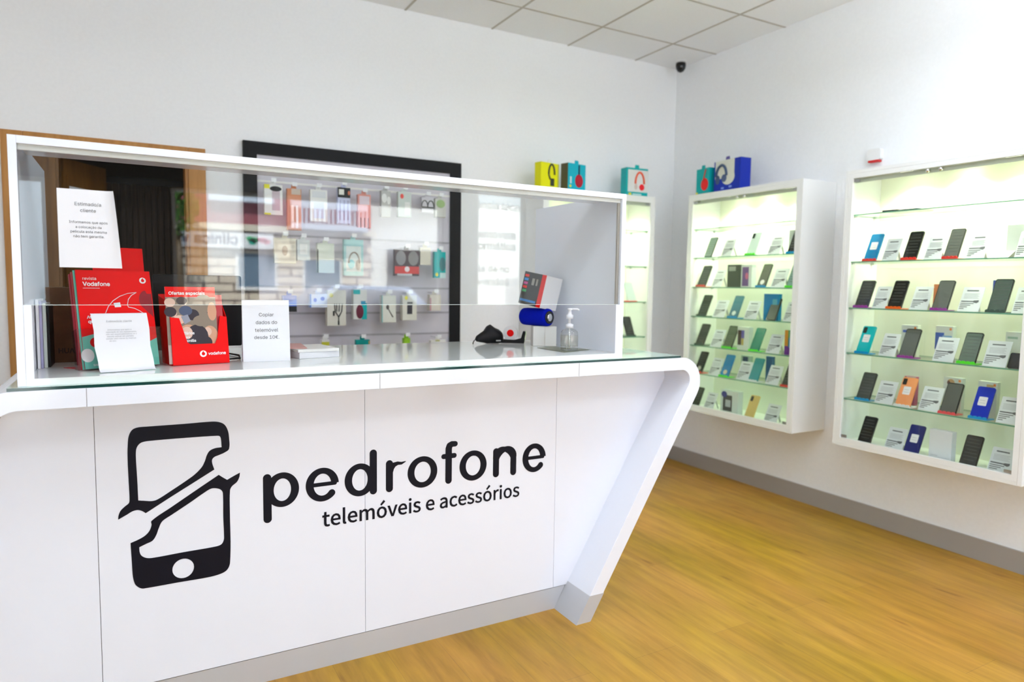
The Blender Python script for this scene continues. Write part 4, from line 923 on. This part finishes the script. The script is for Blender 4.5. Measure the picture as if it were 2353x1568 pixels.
# cabinet on the back wall
phone(1, 3.150, 1.0, .072, DS, 'black phone tilted on a dark stand', 'back wall cabinet beside the showcase', st='dark', h=.15)
loc, rz = place(1, 3.155, 1.252, 0)
t = thing('phone_case', 'clear phone case with a red foot in the back wall cabinet', 'phone case', loc, rz)
b = MB(); b.X = RX(LN); b.prism(rrect(-.036, .036, .004, .15, .008, 4), 0, .008); b.build('shell', colm((.55, .62, .60)), t)
MB().box(-.04, .04, -.004, .05, 0, .006).build('foot', RED, t)
MB().prism([(.02, .0061), (.06, .0061), (.066, .11), (.062, .11)], -.01, .01, 'x').build('prop', colm((.55, .62, .60)), t)

# boxes on top of the cabinets
def topbox(name, label, cat, x, y, z, rz, w_, d_, h, base, feats, sidem=None, extra=None):
    t = thing(name, label, cat, (x, y, z), rz, 'headphone boxes on the cabinets')
    b = MB(); b.box(-w_/2, w_/2, 0, d_, 0, h); o = b.build('carton', [base, sidem or base], t, bevel=.001)
    if sidem:
        for p in o.data.polygons:
            if p.normal.x < -.5: p.material_index = 1
    b = MB(); ms = []
    for i, (kind, c, x0, z0, x1, z1) in enumerate(feats):
        m_ = colm(c)
        if m_ not in ms: ms.append(m_)
        mi = ms.index(m_); X0, X1, Z0, Z1 = (x0-.5)*w_, (x1-.5)*w_, z0*h, z1*h; e = -.0006-.0003*i
        if kind == 'r': b.prism([(X0, Z0), (X1, Z0), (X1, Z1), (X0, Z1)], e, 0, mi=mi)
        elif kind == 'o': b.prism(circ((X0+X1)/2, (Z0+Z1)/2, (X1-X0)/2, 20, (Z1-Z0)/2), e, 0, mi=mi)
        elif kind == 'a':
            cx_, cz_ = (X0+X1)/2, Z0; rx, rzz = (X1-X0)/2, (Z1-Z0)
            b.tube([(cx_+rx*math.cos(q), e-.001, cz_+rzz*math.sin(q)) for q in [math.pi*k/14 for k in range(15)]], w_*.04, 6, mi=mi)
        elif kind == 'l': b.tube([(X0, e-.001, Z0), (X1, e-.001, Z1)], w_*.035, 6, mi=mi)
    b.build('artwork', ms, t)
    MB().prism(fillet([(-.02, h), (.02, h), (.016, h+.022), (-.016, h+.022)], .004, 3), .004, .006).build('hang_tab', extra or base, t)
    return t
YM = colm((.80, .78, .0)); TQ = colm((.0, .42, .55)); TG = colm((.0, .40, .40))
topbox('headphone_box', 'yellow headphone box with a black earphone picture on the back wall cabinet', 'headphone box', 2.435, 3.90, 2.0005, math.radians(12), .165, .06, .165, YM, [('a', (.04, .05, .03), .42, .55, .75, .95), ('l', (.04, .05, .03), .42, .55, .5, .35), ('r', (.04, .05, .03), .52, .1, .74, .4), ('r', (.5, .5, .1), .93, 0, 1, 1)], extra=wm)
topbox('headphone_box', 'turquoise blue headphone box with a round red picture beside the yellow box', 'headphone box', 2.645, 3.895, 2.0005, math.radians(10), .165, .07, .178, TQ, [('l', (.02, .03, .08), .62, .6, .62, .95), ('o', (.45, .01, .03), .40, .12, .85, .62), ('o', YEL, .08, .1, .2, .2), ('r', (.6, .75, .75), .12, .25, .2, .5)], sidem=colm((.12, .11, .06)))
topbox('headphone_box', 'teal and white box with red headphones above the showcase right end', 'headphone box', 3.165, 3.90, 2.0005, math.radians(-4), .185, .07, .200, TG, [('r', (.72, .72, .70), .08, .16, 1, .93), ('a', (.80, .10, .03), .42, .45, .82, .85), ('o', (.82, .02, .03), .60, .22, .84, .45), ('o', (.6, .5, .45), .38, .24, .52, .45), ('r', YEL, .12, .04, .24, .12), ('r', (.5, .75, .75), .3, .05, .7, .10)], sidem=TG)
topbox('headphone_box', 'teal box with a red headphone picture, leftmost on the middle cabinet', 'headphone box', 3.475, 3.575, 2.0005, R90+math.radians(-6), .135, .07, .180, TG, [('l', (.55, .05, .03), .55, .5, .75, .95), ('o', (.80, .01, .01), .38, .15, .95, .62), ('r', YEL, .0, .0, .14, .12)])
topbox('headphone_box', 'large blue and white headphone box on the middle cabinet', 'headphone box', 3.465, 3.345, 2.0005, R90+math.radians(-4), .245, .09, .205, colm((.0, .02, .38)), [('r', (.70, .70, .62), .05, .42, .78, 1), ('o', (.70, .70, .62), .3, .2, .8, .7), ('a', (.06, .10, .2), .1, .5, .5, .85), ('o', (.05, .08, .18), .06, .25, .24, .55), ('o', (.08, .12, .25), .3, .3, .5, .55), ('r', (.2, .3, .8), .3, .08, .4, .14), ('r', (.2, .3, .8), .6, .1, .7, .16)], extra=colm((.1, .08, .3)))
# camera in the room corner, small alarm
t = thing('security_camera', 'small black dome camera on a white mount in the ceiling corner', 'security camera', (3.615, 3.985, ZC))
MB().lathe([(.030, 0), (.040, -.001), (.040, -.012), (.026, -.016)], (0, 0, 0), 28).build('mount', WPRINT, t)
MB().lathe([(.020, -.016), (.037, -.020), (.038, -.040), (.034, -.060), (.022, -.078), (.006, -.086)], (0, 0, 0), 28).build('dome', BLACKG, t)
t = thing('wall_alarm', 'small white wall device with a red lens above the right cabinet', 'alarm', (XR, 2.47, 2.105))
MB().prism(rrect(-.04, .04, -.012, .05, .012), -.03, -.0005, 'x').build('housing', colm((.80, .79, .78)), t)
MB().prism(rrect(-.032, .032, -.024, -.0125, .004), -.030, -.001, 'x').build('lens', colm((.65, .03, .03)), t)

# ------------------------------------------------------------------ fill lamps added overhead, out of view, to brighten walls and ceiling
for i, (x_, y_) in enumerate(((-1.4, 1.3), (.7, 1.3), (1.9, 1.5), (2.9, 1.6), (.2, .1), (1.6, .1), (2.9, .1), (-1.2, -1.0), (1.5, -1.0))):
    t = thing('fill_lamp', 'round opal fill lamp added above the viewer, outside the view', 'fill light', (x_, y_, ZC-.0045), 0, 'added fill lamps')
    MB().tube([(0, 0, 0), (0, 0, -.30)], .012, 10).build('rod', WPRINT, t)
    MB().lathe([(.10, 0), (.10, -.02)], (0, 0, 0), 32).build('base', WPRINT, t)
    MB().lathe([(.01, -.30), (.15, -.302), (.17, -.32), (.17, -.39), (.15, -.405), (.01, -.408)], (0, 0, 0), 32).build('diffuser', mat('fill_lamp_opal', (1, 1, 1), .5, emit=(.80, .90, 1), estr=15.5), t)

# ------------------------------------------------------------------ street outside (seen only in reflections)
struct('street_ground', MB().box(-14, 16, -12, YF-.14, -.12, -.02), colm((.42, .40, .38)))
YS = -12.0
hs = thing('opposite_building', 'sunlit stone house with a maroon upper wall across the street', 'building', (2, YS, 0))
CREAM = mat('cream_blocks', (.75, .66, .54), .8)
nt = CREAM.node_tree; br = nt.nodes.new('ShaderNodeTexBrick'); tc = nt.nodes.new('ShaderNodeTexCoord'); mp = nt.nodes.new('ShaderNodeMapping'); mp.inputs['Rotation'].default_value = (math.pi/2, 0, 0)
nt.links.new(tc.outputs['Object'], mp.inputs[0]); nt.links.new(mp.outputs[0], br.inputs['Vector'])
br.inputs['Scale'].default_value = 1; br.inputs['Brick Width'].default_value = .62; br.inputs['Row Height'].default_value = .19; br.inputs['Mortar Size'].default_value = .022
br.inputs['Color1'].default_value = (.78, .68, .56, 1); br.inputs['Color2'].default_value = (.72, .62, .52, 1); br.inputs['Mortar'].default_value = (.20, .15, .13, 1)
nt.links.new(br.outputs['Color'], nt.nodes['Principled BSDF'].inputs['Base Color'])
MB().box(-1.4, 5.15, YS-2, YS, -.02, 2.62).build('lower_wall', CREAM, hs, world=True)
MB().box(-1.4, 5.15, YS-2, YS-.02, 2.62, 4.6).build('upper_wall', mat('maroon_plaster', (.30, .07, .10), .8), hs, world=True)
MB().box(-1.4, 5.2, YS, YS+.15, 2.50, 2.64).build('cornice', colm((.72, .66, .56)), hs, world=True)
MB().box(1.5, 2.85, YS-.015, YS+.2, 3.13, 3.32).build('awning_box', colm((.62, .70, .85)), hs, world=True)
b = MB(); b.box(3.15, 4.9, YS+.5, YS+.54, 3.05, 3.30); b.box(3.15, 4.9, YS+.5, YS+.54, 2.64, 2.70)
for i in range(18): b.box(3.17+i*.1, 3.21+i*.1, YS+.5, YS+.53, 2.70, 3.05)
b.box(3.15, 4.9, YS-.01, YS+.55, 2.58, 2.64); b.build('balcony', colm((.66, .70, .85)), hs, world=True)
for x0, x1, z0, z1 in ((2.10, 2.88, 1.26, 2.0), (3.55, 4.36, .9, 1.9), (-.6, .3, .2, 2.1)):
    wn = MB().box(x0, x1, YS+.001, YS+.03, z0, z1).build('window', colm((.14, .22, .32)), hs, world=True)
    b = MB(); b.box(x0-.06, x1+.06, YS+.001, YS+.07, z0-.07, z0); b.box(x0-.06, x0, YS+.001, YS+.05, z0, z1); b.box(x1, x1+.06, YS+.001, YS+.05, z0, z1); b.build('surround', colm((.78, .78, .80)), wn, world=True)
wb = thing('opposite_building', 'white rendered building far across the street', 'building', (8, YS, 0))
MB().box(5.75, 7.15, YS-.6, YS-.55, -.02, 2.25).build('shopfront', colm((.10, .10, .11)), wb, world=True)  # dark grey front with the shade on it put into the colour
MB().box(5.25, 11, YS-3, YS-.6, -.02, 3.6).build('wall', colm((.82, .82, .80)), wb, world=True)
MB().box(9.2, 9.6, YS-.6, YS-.55, .4, 1.6).build('door', colm((.45, .45, .47)), wb, world=True)
sg = thing('clinic_sign', 'white street sign with blue lettering and a green and pink emblem', 'sign', (2, YS+.16, 2.11))
MB().box(-1.1, 2.83, YS+.151, YS+.19, 2.11, 2.44).build('board', colm((.80, .82, .88)), sg, world=True)
b = MB(); b.X = T(1.38, YS+.193, 2.195) @ RZ(math.pi)
add_text(b, 'clínica vet', Matrix.Identity(4), width=1.40, bold=.025)
b.build('lettering', colm((.06, .07, .16)), sg, world=True)
b = MB()
for x_, z_, r_, mi in ((2.32, 2.33, .07, 0), (2.42, 2.30, .08, 0), (2.38, 2.26, .09, 1), (2.60, 2.30, .08, 2), (2.68, 2.27, .07, 2), (2.52, 2.31, .05, 3)): b.prism(circ(x_, z_, r_, 16, r_*.8), YS+.19, YS+.1915, mi=mi)
b.build('emblem', [colm((.08, .55, .25)), colm((.0, .35, .25)), colm((.85, .30, .38)), colm((.8, .05, .15))], sg, world=True)
cr = thing('parked_car', 'light blue parked car across the street', 'car', (4.0, -9.2, -.02))
b = MB(); b.prism(fillet([(-1.9, .25), (1.9, .25), (1.95, .7), (1.35, .82), (.8, 1.33), (-.7, 1.35), (-1.3, .9), (-1.9, .8)], .08, 4), -.8, .8); b.build('body', mat('car_paint', (.40, .48, .68), .2, coat=.6), cr, bevel=.03)
for sx in (-1.2, 1.2):
    for yy in (-.82, .62): MB().lathe([(.2, 0), (.31, .02), (.31, .18), (.2, .2)], (sx, yy, .31), 24, 0, 'y').build('wheel', BLACK, cr)
b = MB(); b.prism([(-1.0, .92), (1.0, .92), (.7, 1.26), (-.62, 1.28)], .801, .806); b.build('side_window', colm((.05, .07, .10)), cr)
tr = thing('street_tree', 'dark green leafy tree across the street', 'tree', (.85, -11.0, 0))
MB().tube([(0, 0, 0), (.02, 0, 1.4), (0, 0, 2.4)], [.09, .07, .05]).build('trunk', colm((.10, .07, .04)), tr)
b = MB()
for i in range(900):
    a = random.uniform(0, 2*math.pi); u = random.uniform(-1, 1); r_ = random.random()**.4*.75; s = math.sqrt(1-u*u)
    c_ = Vector((r_*s*math.cos(a)*.55, r_*s*math.sin(a)*.55, 3.0+r_*u)); d_ = Vector((random.uniform(-1, 1), random.uniform(-1, 1), random.uniform(-1, 1))).normalized()*.06; e_ = d_.orthogonal().normalized()*.035
    b.add([c_-d_, c_+e_, c_+d_, c_-e_], [(0, 1, 2, 3)])
b.build('foliage', colm((.06, .16, .03)), tr)
